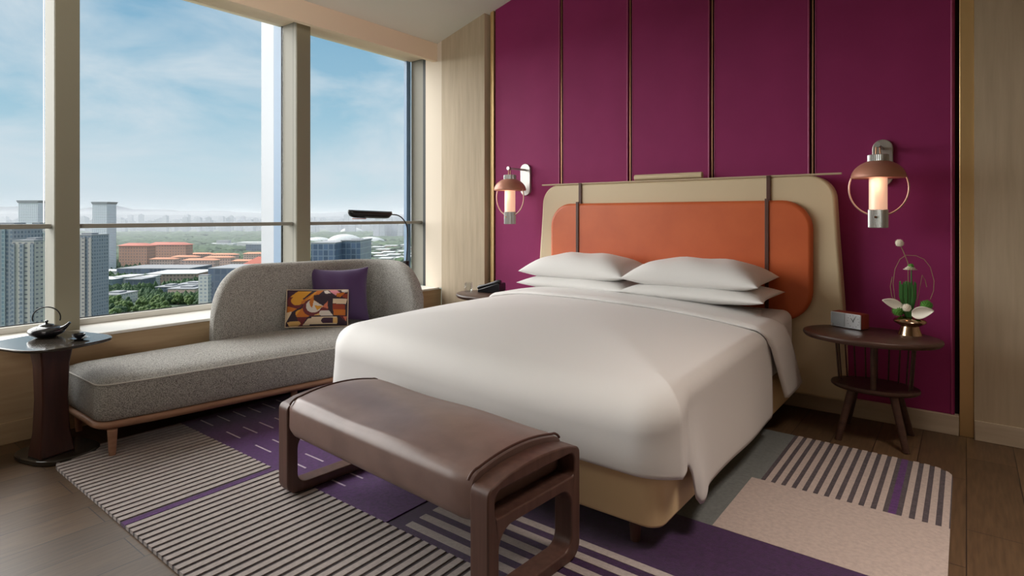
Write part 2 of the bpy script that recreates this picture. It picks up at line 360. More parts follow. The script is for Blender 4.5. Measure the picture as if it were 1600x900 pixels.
# ================================================================ rug
def build_rug():
    X0, X1, Y0, Y1 = -4.02, -.055, .985, 3.885
    names = ['rug_light', 'rug_dark', 'rug_purple', 'rug_deep', 'rug_teal', 'rug_grey', 'rug_groove', 'rug_dash']
    ZB, = (.014,)
    H = {0: .0175, 1: .0135, 2: .015, 3: .015, 4: .015, 5: .0165, 6: .010, 7: .0165}
    bm = B()
    RL, RR = .21, .13
    def ylo(x):
        y = Y0 + (x - X0)*-.004
        if x < X0+RL: dx = X0+RL-x; y = Y0 + RL - sqrt(max(0, RL*RL-dx*dx))
        return y
    def yhi(x):
        y = Y1 - (x + .85)*.028 if x > -.85 else Y1
        if x > X1-RR: dx = x-(X1-RR); y -= (RR - sqrt(max(0, RR*RR-dx*dx)))*.8
        return y
    def cell(x0, x1, y0, y1, mi):
        xs = [x0]
        step = .03
        if x0 < X0+RL+.02 or x1 > X1-RR-.02: step = .012
        n = max(1, int((x1-x0)/step)) if (x0 < X0+RL or x1 > X1-RR) else 1
        top = H[mi]
        for i in range(n):
            a = x0+(x1-x0)*i/n; c = x0+(x1-x0)*(i+1)/n
            la, lc, ha, hc = max(y0, ylo(a)), max(y0, ylo(c)), min(y1, yhi(a)), min(y1, yhi(c))
            if la >= ha and lc >= hc: continue
            ha = max(ha, la+.0005); hc = max(hc, lc+.0005)
            lo = [(a, la), (c, lc), (c, hc), (a, ha)]
            A = [bm.verts.new((x, y, .001)) for x, y in lo]; C = [bm.verts.new((x, y, top)) for x, y in lo]
            fs = [bm.faces.new(C)] + [bm.faces.new((A[k], A[(k+1) % 4], C[(k+1) % 4], C[k])) for k in range(4)]
            for f in fs: f.material_index = mi
    YB, YC, YD = 1.685, 2.533, 3.125
    # A: fine stripes along y; a purple line at x = -2.9
    P = .0478; x = X0
    edges = []
    x = -2.930
    while x > X0:
        edges.append((x-.030, x, 0)); edges.append((x-P, x-.030, 1)); x -= P
    edges.append((-2.930, -2.916, 1)); edges.append((-2.916, -2.876, 2)); edges.append((-2.876, -2.862, 1))
    x = -2.862
    while x < X1:
        edges.append((x, min(X1, x+.029), 0)); edges.append((x+.029, min(X1, x+P), 1)); x += P
    for a, c, mi in edges:
        a = max(a, X0); c = min(c, X1)
        if c-a > .001: cell(a, c, Y0-.01, YB, mi)
    # B: purple with dashes, left of the groove
    def zone(x0, x1, y0, y1, mi, marks, mm):
        ys = sorted({y0, y1, *[v for mk in marks for v in mk[2:]]})
        for ya, yb in zip(ys, ys[1:]):
            row = sorted([mk for mk in marks if mk[2] <= ya+1e-6 and mk[3] >= yb-1e-6])
            cx = x0
            for mk in row:
                if mk[0] > cx: cell(cx, mk[0], ya, yb, mi)
                cell(max(mk[0], x0), min(mk[1], x1), ya, yb, mm); cx = mk[1]
            if cx < x1: cell(cx, x1, ya, yb, mi)
    dash = []
    for r in range(8):
        y = 1.791 + .1065*r
        for k in range(6):
            a = -3.965 + .3425*k; dash.append((a, min(a+.168, -2.43), y-.0045, y+.0045))
    dash = [d for d in dash if d[3] < YC and d[1] > d[0]]
    zone(X0, -2.004, YB, YC, 2, dash, 7)
    cell(-2.004, -1.990, YB, YC, 6)
    bars = [(-1.915, X1, 1.722+.0815*k, 1.722+.0815*k+.040) for k in range(5)]
    zone(-1.990, X1, YB, YC, 3, bars, 0)
    # C
    cell(X0, -2.9, YC, Y1, 2); cell(-2.9, -.868, YC, YD, 4); cell(-2.9, -.826, YD, Y1, 4)
    cell(-.868, X1, YC, YD, 5)
    x = -.826; k = 0
    while x < X1:
        if abs(x - (-.826 + .0478*11)) < .005:
            for a, c, mi in ((0, .02, 1), (.02, .05, 2), (.05, .072, 1)): cell(x+a, x+c, YD, Y1+.01, mi)
            x += .072; cell(x, x+.026, YD, Y1+.01, 5); x += .026; continue
        d = .022; cell(x, min(X1, x+d), YD, Y1+.01, 1)
        if x+d < X1: cell(x+d, min(X1, x+.0478), YD, Y1+.01, 5)
        x += .0478
    bmesh.ops.remove_doubles(bm, verts=bm.verts, dist=.0002)
    o = finish(bm, 'area_rug', names, smooth=180)
    for p in o.data.polygons: p.use_smooth = False
    tag(o, 'large purple and grey striped wool rug under the bed and bench', 'rug')
build_rug()

# ================================================================ bed
BX0, BX1, BY0 = -2.93, -.95, 2.165
bed = thing('bed', 'king size bed with a cream leather base and tall orange inset headboard', 'bed', (-1.94, 3.3, 0))
b = B(); prism(b, rrect(BX0, BX1, BY0, 4.40, [.02, .02, .07, .07]), .112, .335); finish(b, 'bed_base', 'bed_leather', bed, bevel=(.012, 3))
for sx_ in (BX0+.12, BX1-.13):
    for yy in (BY0+.06, 4.2):
        b = B(); lathe(b, [(.02, 0), (.026, .112)], (sx_, yy, .0165), 20, ); bb = b
        for v in bb.verts: v.co.z = .0165 if v.co.z < .05 else .113
        finish(bb, 'leg', 'bench_wood', bed)
# headboard, wider towards the bottom
def hb_outline(inset=0):
    zt = 1.632-inset; r = .17-inset*.3
    pts = []
    L0, L1 = -3.145+inset, -3.066+inset; R0, R1 = -.632-inset, -.700-inset
    def edge(z, side):
        t = sm(.3, 1.75, z); return (L0 + (L1-L0)*t) if side < 0 else (R0 + (R1-R0)*t)
    zs = [.12, .35, .6, .8, 1.0, 1.2, 1.35, zt-r]
    for z in zs: pts.append((edge(z, 1), z))
    cr_ = (edge(zt-r, 1)-r, zt-r)
    for k in range(1, 10): a = radians(10*k); pts.append((cr_[0]+r*cos(a), cr_[1]+r*sin(a)))
    cl = (edge(zt-r, -1)+r, zt-r)
    for k in range(0, 9): a = radians(90+10*k); pts.append((cl[0]+r*cos(a), cl[1]+r*sin(a)))
    for z in reversed(zs): pts.append((edge(z, -1), z))
    return pts
b = B(); prism(b, hb_outline(), 4.425, 4.552, 'y'); finish(b, 'headboard', 'cream_leather', bed, bevel=(.018, 4))
b = B(); prism(b, rrect(-2.955, -.822, .62, 1.462, [.20, .20, .22, .22], 10), 4.375, 4.43, 'y'); finish(b, 'headboard_cushion', 'orange_leather', bed, bevel=(.03, 5))
for sx_ in (-2.668, -1.113):
    b = B(); box(b, sx_-.014, sx_+.014, 4.413, 4.427, 1.46, 1.638); box(b, sx_-.014, sx_+.014, 4.41, 4.552, 1.630, 1.640); box(b, sx_-.013, sx_+.013, 4.366, 4.378, .66, 1.475)
    finish(b, 'strap', 'strap_leather', bed, bevel=(.002, 2))
b = B(); prism(b, rrect(4.418, 4.436, 1.628, 1.642, .006, 3), -3.075, -.655, 'x'); finish(b, 'top_rail', 'cream_metal', bed, bevel=(.002, 2))
b = B(); tube(b, [(-2.165, 4.455, 1.668), (-1.60, 4.455, 1.668)], .024, 20); o = finish(b, 'rolled_cushion', 'cream_leather', bed, bevel=(.006, 2))
# mattress
b = B()
for v in prism(b, rrect(BX0+.01, BX1+.012, BY0+.10, 4.37, [.06, .06, .09, .09]), .336, .7):
    if v.co.z > .5: v.co.z = .600 + .112*(v.co.y-2.26)/2.11
finish(b, 'mattress', 'sheet', bed, bevel=(.06, 6))

# duvet: one sheet, its outline bent over the bed's rim
XL, XR, YF, YH = -3.075, -.912, 2.135, 3.70
RH, RV = .070, .075                       # roll-over at the sides; deeper at the foot
A0 = radians(9)
xi0, xi1, yi0 = XL+RH, XR-RH, YF+RH+.12
def crown(x, y):
    d = min(x-xi0, xi1-x, y-yi0)
    return .655 + .035*sm(-1.2, -2.8, x) + .072*(1-math.exp(-max(0, d)/.40)) + .036*sm(2.2, 3.5, y) + .0025*sin(x*4.1+y*2.3)
def roll(j, n, foot):
    o_ = z_ = 0; O_ = Z_ = 0; m_ = n*4
    for i in range(m_):
        a = A0 + (pi/2-A0)*((i+.5)/m_)**1.35; O_ += cos(a); Z_ += sin(a)
        if i < j*4: o_ += cos(a); z_ += sin(a)
    return (RH+.12*foot)*o_/O_, -(RV+.10*foot)*z_/Z_
def tuck(bm):        # the window side hangs closer to the mattress towards the head
    for v in bm.verts: v.co.x += .10*sm(2.5, 3.6, v.co.y)*sm(-2.5, -3.0, v.co.x)
    return bm
def drape():
    bm = B(); rc = .075; SK = 20
    def clampc(x, y):
        for cx, sgn in ((xi0+rc, -1), (xi1-rc, 1)):
            if (x-cx)*sgn > 0 and y < yi0+rc:
                dx, dy = x-cx, y-(yi0+rc); m_ = max(abs(dx), abs(dy)); l = sqrt(dx*dx+dy*dy)
                if l > 1e-9: return cx+dx*m_/l, yi0+rc+dy*m_/l
        return x, y
    NC = 12
    xs = [xi0 + rc*i/NC for i in range(NC)] + [xi0+rc+(xi1-xi0-2*rc)*i/46 for i in range(46)] + [xi1-rc+rc*i/NC for i in range(NC+1)]
    ys = [yi0 + rc*i/NC for i in range(NC)] + [yi0+rc+(YH-yi0-rc)*(i/46)**1.2 for i in range(47)]
    G = []
    for x in xs:
        col = []
        for y in ys:
            a, c = clampc(x, y); col.append(bm.verts.new((a, c, crown(a, c))))
        G.append(col)
    for i in range(len(xs)-1):
        for j in range(len(ys)-1): bm.faces.new((G[i][j], G[i+1][j], G[i+1][j+1], G[i][j+1]))
    rim = [G[0][j] for j in range(len(ys)-1, 0, -1)] + [G[i][0] for i in range(len(xs))] + [G[-1][j] for j in range(1, len(ys))]
    m = len(rim); rings = [rim]; nrm = []
    for v in rim:
        x, y = v.co.x, v.co.y
        if y > yi0+rc+1e-6: nrm.append((-1, 0))
        elif xi0+rc+1e-6 < x < xi1-rc-1e-6: nrm.append((0, -1))
        else:
            cx = xi0+rc if x < -2 else xi1-rc; dx, dy = abs(x-cx), y-(yi0+rc); l = sqrt(dx*dx+dy*dy) or 1; nrm.append((-dx/l, dy/l))
        if x > -2: nrm[-1] = (-nrm[-1][0], nrm[-1][1])
    NR = 9
    for s in range(1, NR+1+SK):
        cur = []
        for k, v in enumerate(rim):
            nx, ny = nrm[k]; x, y, z0 = v.co
            ang = atan2(max(0, -ny), abs(nx)); right = x > -2; side = abs(nx); foot = max(0, -ny)**2
            st = (1/max(abs(nx), abs(ny)))**.8
            if s <= NR:
                o_, dz = roll(s, NR, foot); o_ *= st; cur.append(bm.verts.new((x+nx*o_, y+ny*o_, z0+dz))); continue
            o0, dz0 = roll(NR, NR, foot)
            t = (s-NR)/SK; ztop = z0+dz0; along = y-(yi0+rc)      # distance along the side, past the corner
            low = .165 if right else .215
            hem = .322 + (low-.322)*sm(.30, .12, ang)
            if ang <= .001: hem = low + .03*sm(0, .5, along)*(-1 if not right else -.4)
            near = math.exp(-(max(0, along)/.13)**2)
            lob = (.042 if right else .060)*math.exp(-(ang/.20)**2)*near
            cre = .012*math.exp(-((ang-.42)/.12)**2)
            fl = (.008 + lob)*sm(0, .9, t)*(.6+.5*t) - cre*sm(0, .35, t)
            z = ztop + (hem-ztop)*t
            wv = (.005*sin(y*8+.6)*side + .003*sin(x*6+.4)*foot)*t
            o_ = (o0 + fl + wv)*st - (.006 if s == NR+SK else 0)
            cur.append(bm.verts.new((x+nx*o_, y+ny*o_, z)))
        rings.append(cur)
    for a, c in zip(rings, rings[1:]):
        for k in range(m-1): bm.faces.new((a[k], a[k+1], c[k+1], c[k]))
    return tuck(bm)
duv = thing('duvet', 'smooth white duvet draped over the bed with its top folded back', 'duvet', (-1.94, 3.0, .66))
o = finish(drape(), 'duvet_cover', 'duvet', duv, smooth=180)
sd = o.modifiers.new('thick', 'SOLIDIFY'); sd.thickness = .012; sd.offset = -1
# turned-back band, following the same roll
def band():
    bm = B(); rows = 16; secs = []
    def prof(y, e):
        p = []
        zl = crown(xi0, y); zr = crown(xi1, y)
        o0, dz = roll(9, 9, 0)
        for i in range(8): z = .33+(zl+dz-.33)*i/8; p.append((XL-e-.006, z))
        for j in range(9, 0, -1): o_, d_ = roll(j, 9, 0); p.append((xi0-o_-e*sin(pi/2*j/9), zl+d_+e*cos(pi/2*j/9)))
        for i in range(41): x = xi0+(xi1-xi0)*i/40; p.append((x, crown(x, y)+e))
        for j in range(1, 10): o_, d_ = roll(j, 9, 0); p.append((xi1+o_+e*sin(pi/2*j/9), zr+d_+e*cos(pi/2*j/9)))
        for i in range(1, 17): z = zr+dz-(zr+dz-.235)*i/16; p.append((XR+e+.008+.014*(i/16), z))
        return p
    V = []
    for j in range(rows+1):
        t = (j/rows)**1.6; e = .006 + .022*min(1, sqrt(max(0, t)/.07)) - .010*sm(.6, 1, t)
        P_ = prof(3.6, e); row = []
        for k, (x, z) in enumerate(P_):
            yf = 3.52 + .012*sin(x*4+.5) + .005*sin(x*11); yb = 4.12
            if x > -1.05: yb = 3.94
            if x < -2.85: yb = 4.05
            s_ = max(0, .70-z)/.465
            if x > -2: yf += .36*s_; yb += .38*s_
            row.append(bm.verts.new((x, yf+(yb-yf)*t, z)))
        V.append(row)
    for a, c in zip(V, V[1:]):
        for k in range(len(a)-1): bm.faces.new((a[k], a[k+1], c[k+1], c[k]))
    return tuck(bm)
o = finish(band(), 'folded_edge', 'duvet', duv, smooth=180)
sd = o.modifiers.new('thick', 'SOLIDIFY'); sd.thickness = .014; sd.offset = -1
# pillows
def pillow_bm(a, c, T, pinch=.07, n=26, p=2.6, seed=0, under=.8):
    bm = B(); rnd = random.Random(seed)
    top = {}; bot = {}
    for i in range(n+1):
        for j in range(n+1):
            u = -cos(pi*i/n); v = -cos(pi*j/n)
            x = a*u*(1-pinch*(1-v*v)*abs(u)); y = c*v*(1-pinch*1.2*(1-u*u)*abs(v))
            h = T*((1-abs(u)**p)**.52)*((1-abs(v)**p)**.52)
            h += .006*sin(9*u+3*v+seed)*(1-u*u)*(1-v*v)
            if i in (0, n) or j in (0, n): top[i, j] = bot[i, j] = bm.verts.new((x, y, 0))
            else: top[i, j] = bm.verts.new((x, y, h)); bot[i, j] = bm.verts.new((x, y, -h*under))
    for i in range(n):
        for j in range(n):
            bm.faces.new((top[i, j], top[i+1, j], top[i+1, j+1], top[i, j+1]))
            f = (bot[i, j], bot[i, j+1], bot[i+1, j+1], bot[i+1, j])
            if len({v for v in f}) == 4 and not all(v in top.values() for v in f):
                try: bm.faces.new(f)
                except ValueError: pass
    return bm
def place(bm, loc, rx=0, ry=0, rz=0):
    bm.transform(Matrix.Translation(loc) @ Matrix.Rotation(rz, 4, 'Z') @ Matrix.Rotation(rx, 4, 'X') @ Matrix.Rotation(ry, 4, 'Y')); return bm
PB = -1.94
for (x, y, z, a, rx, sd_, lab) in (
    (PB+.455, 4.075, .820, .50, .03, 1, 'white bed pillow at the bottom of the right-hand stack, nearest the clock radio'),
    (PB-.475, 4.075, .820, .485, .03, 2, 'white bed pillow at the bottom of the left-hand stack, nearest the window'),
    (PB+.435, 4.10, .915, .478, .05, 3, 'plump white bed pillow on top of the right-hand stack'),
    (PB-.495, 4.10, .915, .472, .05, 4, 'plump white bed pillow on top of the left-hand stack')):
    b = place(pillow_bm(a, .275 if z < .9 else .265, .072 if z < .9 else .135, p=3.0, seed=sd_, under=.8 if z < .9 else .5), (x, y, z), rx, 0, 0)
    o = finish(b, 'bed_pillow', 'pillow_cotton', smooth=180, off=(x, y, z-.06))
    tag(o, lab, 'pillow', 'white pillows stacked against the headboard')

# ================================================================ bench at the foot of the bed
def bench():
    c = Vector((-1.917, 1.772, .0176)); rz = -.062
    t = thing('bench', 'brown leather bench with wooden loop ends at the foot of the bed', 'bench', c)
    t.rotation_euler = (0, 0, rz)
    OFF[t.name] = (0, 0, 0)
    hw, hd = .70, .262
    z0 = 0
    for s in (-1, 1):
        b = B()
        xa, xb = (s*hw, s*(hw-.085)) if s < 0 else (s*(hw-.085), s*hw)
        # side profile in (y,z): outer loop with arched top, slot and opening
        def arch(y, base, k=.035): return base + k*(1-(y/hd)**2)
        outer = []
        for a in range(0, 7): an = radians(-90+15*a); outer.append((hd-.06+.06*cos(an), .06+.06*sin(an)))
        outer.append((hd, .40))
        for a in range(1, 6): an = radians(15*a*1.2); outer.append((hd-.03+.03*cos(an), .405+.03*sin(an)))
        for i in range(1, 12): y = hd-.035-(2*hd-.07)*i/12; outer.append((y, arch(y, .433, .032)))
        for a in range(5, 0, -1): an = radians(180-15*a*1.2); outer.append((-hd+.03+.03*cos(an), .405+.03*sin(an)))
        outer.append((-hd, .40))
        for a in range(0, 7): an = radians(180+15*a); outer.append((-hd+.06+.06*cos(an), .06+.06*sin(an)))
        lower = rrect(-hd+.055, hd-.055, .045, .285, [.07, .07, .05, .05], 6)
        slot = rrect(-hd+.035, hd-.035, .325, .405, [.03, .03, .02, .02], 5)
        slot = [(y, z + (arch(y, 0, .028) if z > .37 else 0)) for y, z in slot]
        # build frame as strips between outer ring and holes by triangulation
        def ringfill(x):
            es = []
            loops = []
            for lp in (outer, lower, slot):
                vs = [b.verts.new((x, y, z)) for y, z in lp]; loops.append(vs)
                for i in range(len(vs)): es.append(b.edges.new((vs[i], vs[(i+1) % len(vs)])))
            bmesh.ops.triangle_fill(b, edges=es, use_beauty=True)
            return loops
        A = ringfill(xa); C = ringfill(xb)
        for la, lc in zip(A, C):
            n = len(la)
            for i in range(n): b.faces.new((la[i], la[(i+1) % n], lc[(i+1) % n], lc[i]))
        finish(b, 'loop_leg', 'bench_wood', t, bevel=(.006, 3), smooth=35)
    # seat
    b = B(); xi = hw-.087
    sec = []
    for k in range(0, 7): a = radians(-90+15*k); sec.append((hd-.045+.05*cos(a), .335+.05*sin(a)))
    for k in range(1, 9): a = radians(90*k/8); sec.append((hd-.055+.06*cos(a), .405+.062*sin(a)))
    for i in range(1, 14): y = hd-.055-(2*hd-.11)*i/14; sec.append((y, .467+.024*(1-(y/(hd-.055))**2)))
    for k in range(0, 8): a = radians(90+90*k/8); sec.append((-hd+.055+.06*cos(a), .405+.062*sin(a)))
    for k in range(0, 7): a = radians(180+15*k); sec.append((-hd+.045+.05*cos(a), .335+.05*sin(a)))
    rings = []
    for i in range(0, 25):
        x = -xi + 2*xi*i/24; e = 1-.05*math.exp(-((xi-abs(x))/.012)**2)
        rings.append([(x, y*e, .39+(z-.39)*e + .004*sin(x*9)*(1 if z > .45 else 0)) for y, z in sec])
    loft(b, rings); finish(b, 'seat_cushion', 'bench_leather', t, smooth=60)
    for s in (-1, 1):
        b = B(); x = s*(xi-.012); tube(b, [(x, y*1.0, z) for y, z in sec[9:-9]], .005, 8); finish(b, 'piping', 'strap_leather', t)
bench()

# ================================================================ chaise sofa under the window
def chaise():
    t = thing('chaise_longue', 'grey tweed chaise longue with curved back along the window', 'sofa', (-4.0, 2.3, 0))
    y0, y1 = 1.165, 3.52
    def xf(y): return -3.775 + .153*(y-1.165)
    xb = -4.455
    def outline(z_in, r0=.09, r1=.14):
        p = []
        def arc(cx, cy, r, a0, a1, n=7):
            for k in range(n+1): a = radians(a0+(a1-a0)*k/n); p.append((cx+r*cos(a), cy+r*sin(a)))
        arc(xf(y0)-r0, y0+r0, r0, -90, 0)
        for i in range(1, 12): y = y0+r0+(y1-y0-r0-r1)*i/12; p.append((xf(y), y))
        arc(xf(y1)-r1, y1-r1, r1, 0, 90)
        arc(xb+.08, y1-.08, .08, 90, 180)
        for i in range(1, 12): y = y1-.08-(y1-y0-.16)*i/12; p.append((xb, y))
        arc(xb+.08, y0+.08, .08, 180, 270)
        if z_in:
            c = Vector((-4.1, 2.34)); q = []
            n = len(p)
            for i in range(n):
                a = Vector(p[i-1]); c2 = Vector(p[(i+1) % n]); d = (c2-a).normalized(); nn = Vector((-d.y, d.x)); v = Vector(p[i])+nn*z_in; q.append((v.x, v.y))
            return q
        return p
    # seat box, slight bulge, then crowned top
    b = B(); rings = []
    for z, i_ in ((.200, .02), (.208, .004), (.25, -.004), (.32, -.006), (.385, -.002), (.408, .006)):
        rings.append([(x, y, z) for x, y in outline(i_)])
    base_ = outline(.010)
    for z, i_ in ((.416, .03), (.428, .08), (.440, .19), (.448, .36), (.453, .60), (.455, .97)):
        rings.append([(x+(-4.07+.07*(y-1.2)-x)*i_, y+(min(3.20, max(1.50, y))-y)*i_, z) for x, y in base_])
    loft(b, rings); seat = finish(b, 'seat', 'tweed', t, smooth=60)
    b = B(); tube(b, [(x, y, .409) for x, y in outline(-.001)], .0045, 8, closed=True); finish(b, 'piping', 'piping_cloth', seat)
    # wooden frame
    b = B(); rings = []
    for z, i_ in ((.152, .028), (.158, .012), (.172, -.012), (.186, -.018), (.198, -.010), (.200, .01)):
        rings.append([(x, y, z) for x, y in outline(i_)])
    loft(b, rings); finish(b, 'frame', 'beech_wood', t, smooth=60)
    for (x, y) in ((-3.775+.005, 1.225), (-4.36, 1.235), (-3.70, 2.30), (-4.34, 2.40), (-3.52, 3.36), (-4.36, 3.40)):
        zb = .018 if x > -4.02 else .0175
        b = B(); lathe(b, [(.017, 0), (.0185, .02), (.025, .16-zb)], (x+(.0 if x > -4.1 else 0), y, zb), 16); finish(b, 'leg', 'beech_wood', t)
    # back rest: plan path with height profile
    path = []
    xc = -4.385
    for i in range(15): path.append((xc, 2.055+(3.20-2.055)*i/14))
    R = .30
    for k in range(1, 13): a = radians(180-95*k/12); path.append((xc+R+R*cos(a), 3.20+R*sin(a)))
    ex, ey = path[-1]; d = Vector((cos(radians(-5)), sin(radians(-5))))
    for i in range(1, 12): path.append((ex+d.x*.40*i/11, ey+d.y*.40*i/11))
    # arc length
    s = [0]
    for a, c in zip(path, path[1:]): s.append(s[-1]+(Vector(c)-Vector(a)).length)
    Lt = s[-1]
    def top(u):
        h = .985 - .035*(u/Lt)
        if u < .36: q = 1-u/.36; h = .42 + (h-.42)*(max(0, 1-q**2.6))**(1/2.6)
        v = Lt-u
        if v < .42: q = 1-v/.42; h = .42 + (h-.42)*(max(0, 1-q**2.4))**(1/2.4)
        return h
    # resample densely near ends
    us = sorted({round(x, 5) for x in ([Lt*i/60 for i in range(61)] + [.36*(i/16)**2 for i in range(17)] + [Lt-.42*(i/16)**2 for i in range(17)])})
    def at(u):
        for i in range(len(s)-1):
            if u <= s[i+1]+1e-9:
                f = (u-s[i])/(s[i+1]-s[i]); a, c = Vector(path[i]), Vector(path[i+1]); return a.lerp(c, f)
        return Vector(path[-1])
    b = B(); rings = []; TK = .058
    for u in us:
        p = at(u); q = at(min(Lt, u+.03)) - at(max(0, u-.03)); q.normalize(); nn = Vector((q.y, -q.x))   # towards the room
        h = top(u); tk = TK*(.55+.45*sm(0, .05, min(u, Lt-u))); zb = .19
        rb = min(tk*.9, (h-zb)*.4); ring = []
        ring.append((tk, zb)); ring.append((tk, (zb+h)/2)); 
        for k in range(0, 9): a = radians(180*k/8); ring.append((tk*cos(a), h-rb+rb*sin(a)))
        ring.append((-tk, (zb+h)/2)); ring.append((-tk, zb))
        lean = .03
        rings.append([(p.x+nn.x*w-nn.x*lean*(z-.45), p.y+nn.y*w-nn.y*lean*(z-.45), z) for w, z in ring])
    loft(b, rings); finish(b, 'backrest', 'tweed', t, smooth=60)
chaise()

# cushions on the chaise
def cushion_purple():
    bm = pillow_bm(.24, .235, .075, pinch=.09, n=28, p=2.4, seed=5)
    # stand it up, leaning against the curved back
    M_ = Matrix.Translation((-4.19, 3.035, .685)) @ Matrix.Rotation(radians(57), 4, 'Z') @ Matrix.Rotation(radians(76), 4, 'X')
    bm.transform(M_)
    o = finish(bm, 'throw_cushion', 'purple_velvet', smooth=180, off=(-4.19, 3.035, .455))
    tag(o, 'plain purple square throw cushion on the grey chaise longue', 'cushion')
cushion_purple()
def cushion_pattern():
    pal = dict(d=(48, 28, 44), m=(112, 36, 42), y=(226, 158, 44), o=(206, 116, 34), c=(232, 208, 178), p=(222, 140, 150), w=(226, 214, 204), r=(158, 62, 36), t=(226, 180, 110), k=(64, 30, 56), s=(214, 120, 90))
    cols = list(pal); idx = {k: i for i, k in enumerate(cols)}
    for k in cols: mat('print_'+k, pal[k], .65, sheen=.1)
    sh = []
    def E(c, x, y, rx, ry, x0=-9e9, x1=9e9, y0=-9e9, y1=9e9): sh.append(('e', c, x, y, rx, ry, x0, x1, y0, y1))
    def P(c, *pts): sh.append(('p', c, pts))
    P('d', (170, 180), (1130, 180), (1130, 760), (170, 760))
    P('k', (190, 190), (340, 200), (220, 320), (180, 330))
    E('m', 300, 380, 125, 115); E('y', 330, 360, 95, 75); P('y', (340, 200), (560, 200), (460, 300), (400, 340), (260, 320)); P('y', (220, 300), (340, 205), (420, 260), (300, 300))
    P('o', (180, 440), (330, 490), (250, 540), (175, 535)); P('c', (170, 540), (260, 530), (180, 690), (165, 700))
    P('o', (390, 380), (640, 190), (740, 190), (640, 290), (470, 400), (400, 420)); P('y', (430, 400), (600, 220), (640, 210), (480, 400))
    E('y', 420, 560, 110, 60); P('o', (320, 600), (440, 440), (560, 600), (500, 625), (340, 625))
    E('m', 570, 470, 150, 140); E('w', 590, 450, 120, 105); E('o', 620, 390, 95, 110); E('y', 640, 400, 60, 70); P('d', (590, 270), (900, 250), (820, 340), (700, 430), (590, 350))
    P('w', (590, 360), (740, 450), (640, 540), (560, 520)); P('y', (600, 440), (735, 450), (650, 520))
    P('s', (720, 470), (810, 370), (815, 490), (740, 500)); P('m', (680, 520), (740, 470), (830, 500), (800, 530))
    P('d', (820, 320), (900, 300), (890, 560), (830, 520))
    P('w', (740, 200), (800, 185), (850, 240), (770, 250)); P('p', (810, 170), (930, 170), (1000, 230), (930, 280), (860, 230)); E('w', 1075, 195, 55, 35); P('o', (950, 240), (1080, 235), (1010, 310), (950, 300)); P('r', (1040, 270), (1130, 240), (1130, 330), (1040, 310))
    P('c', (890, 330), (1130, 330), (1100, 420), (890, 410)); P('r', (890, 415), (1090, 430), (1090, 505), (890, 505)); P('o', (900, 510), (1100, 510), (1100, 600), (910, 600))
    P('t', (590, 600), (690, 560), (720, 600)); E('w', 730, 565, 50, 45); P('w', (730, 520), (830, 520), (900, 605), (730, 608))
    P('m', (340, 630), (500, 620), (420, 760), (380, 760)); E('t', 330, 720, 70, 40); P('t', (190, 690), (340, 680), (340, 760), (240, 770)); P('c', (430, 750), (520, 640), (540, 750))
    E('c', 560, 690, 50, 48); P('c', (560, 625), (960, 625), (960, 740), (560, 740)); E('k', 760, 682, 45, 42); P('k', (760, 640), (900, 640), (900, 722), (760, 722)); P('t', (900, 640), (970, 640), (970, 725), (900, 725))
    P('d', (970, 620), (1110, 740), (980, 740)); P('m', (1000, 610), (1090, 605), (1090, 690)); P('s', (1060, 620), (1120, 610), (1115, 700))
    def inside(pts, x, y):
        r = False; n = len(pts)
        for i in range(n):
            x1, y1 = pts[i]; x2, y2 = pts[i-1]
            if (y1 > y) != (y2 > y) and x < (x2-x1)*(y-y1)/(y2-y1)+x1: r = not r
        return r
    def colr(x, y):
        for q in reversed(sh):
            if q[0] == 'p':
                if inside(q[2], x, y): return idx[q[1]]
            elif ((x-q[2])/q[4])**2+((y-q[3])/q[5])**2 < 1: return idx[q[1]]
        return 0
    bm = B(); NU, NV = 120, 76; a, c, T = .238, .148, .055
    def pos(i, j, s):
        u = -1+2*i/NU; v = -1+2*j/NV
        e = 1 if (i in (0, NU) or j in (0, NV)) else 0
        h = T*((1-abs(u)**4)**.5)*((1-abs(v)**4)**.5) if not e else 0
        return (a*u*(1-.02*(1-v*v)), c*v*(1-.03*(1-u*u)), s*h)
    for s_ in (1, -1):
        V = [[bm.verts.new(pos(i, j, s_)) for j in range(NV+1)] for i in range(NU+1)]
        for i in range(NU):
            for j in range(NV):
                f = bm.faces.new((V[i][j], V[i+1][j], V[i+1][j+1], V[i][j+1])); f.material_index = colr(170+960*(i+.5)/NU, 760-580*(j+.5)/NV)
    bmesh.ops.remove_doubles(bm, verts=bm.verts, dist=.00001)
    M_ = Matrix.Translation((-4.165, 2.80, .605)) @ Matrix.Rotation(radians(56), 4, 'Z') @ Matrix.Rotation(radians(74), 4, 'X') @ Matrix.Rotation(radians(-2), 4, 'Z')
    bm.transform(M_)
    o = finish(bm, 'throw_cushion', ['print_'+k for k in cols], smooth=180, off=(-4.165, 2.80, .455))
    tag(o, 'small rectangular cushion with a yellow, maroon and cream geometric print', 'cushion')
    bm = B(); n = 30
    loop = [(a*u, c*v, 0) for u, v in ([(-1+2*i/n, -1) for i in range(n)] + [(1, -1+2*i/n) for i in range(n)] + [(1-2*i/n, 1) for i in range(n)] + [(-1, 1-2*i/n) for i in range(n)])]
    tube(bm, loop, .004, 6, closed=True); bm.transform(M_); finish(bm, 'piping', 'print_c', o)
cushion_pattern()

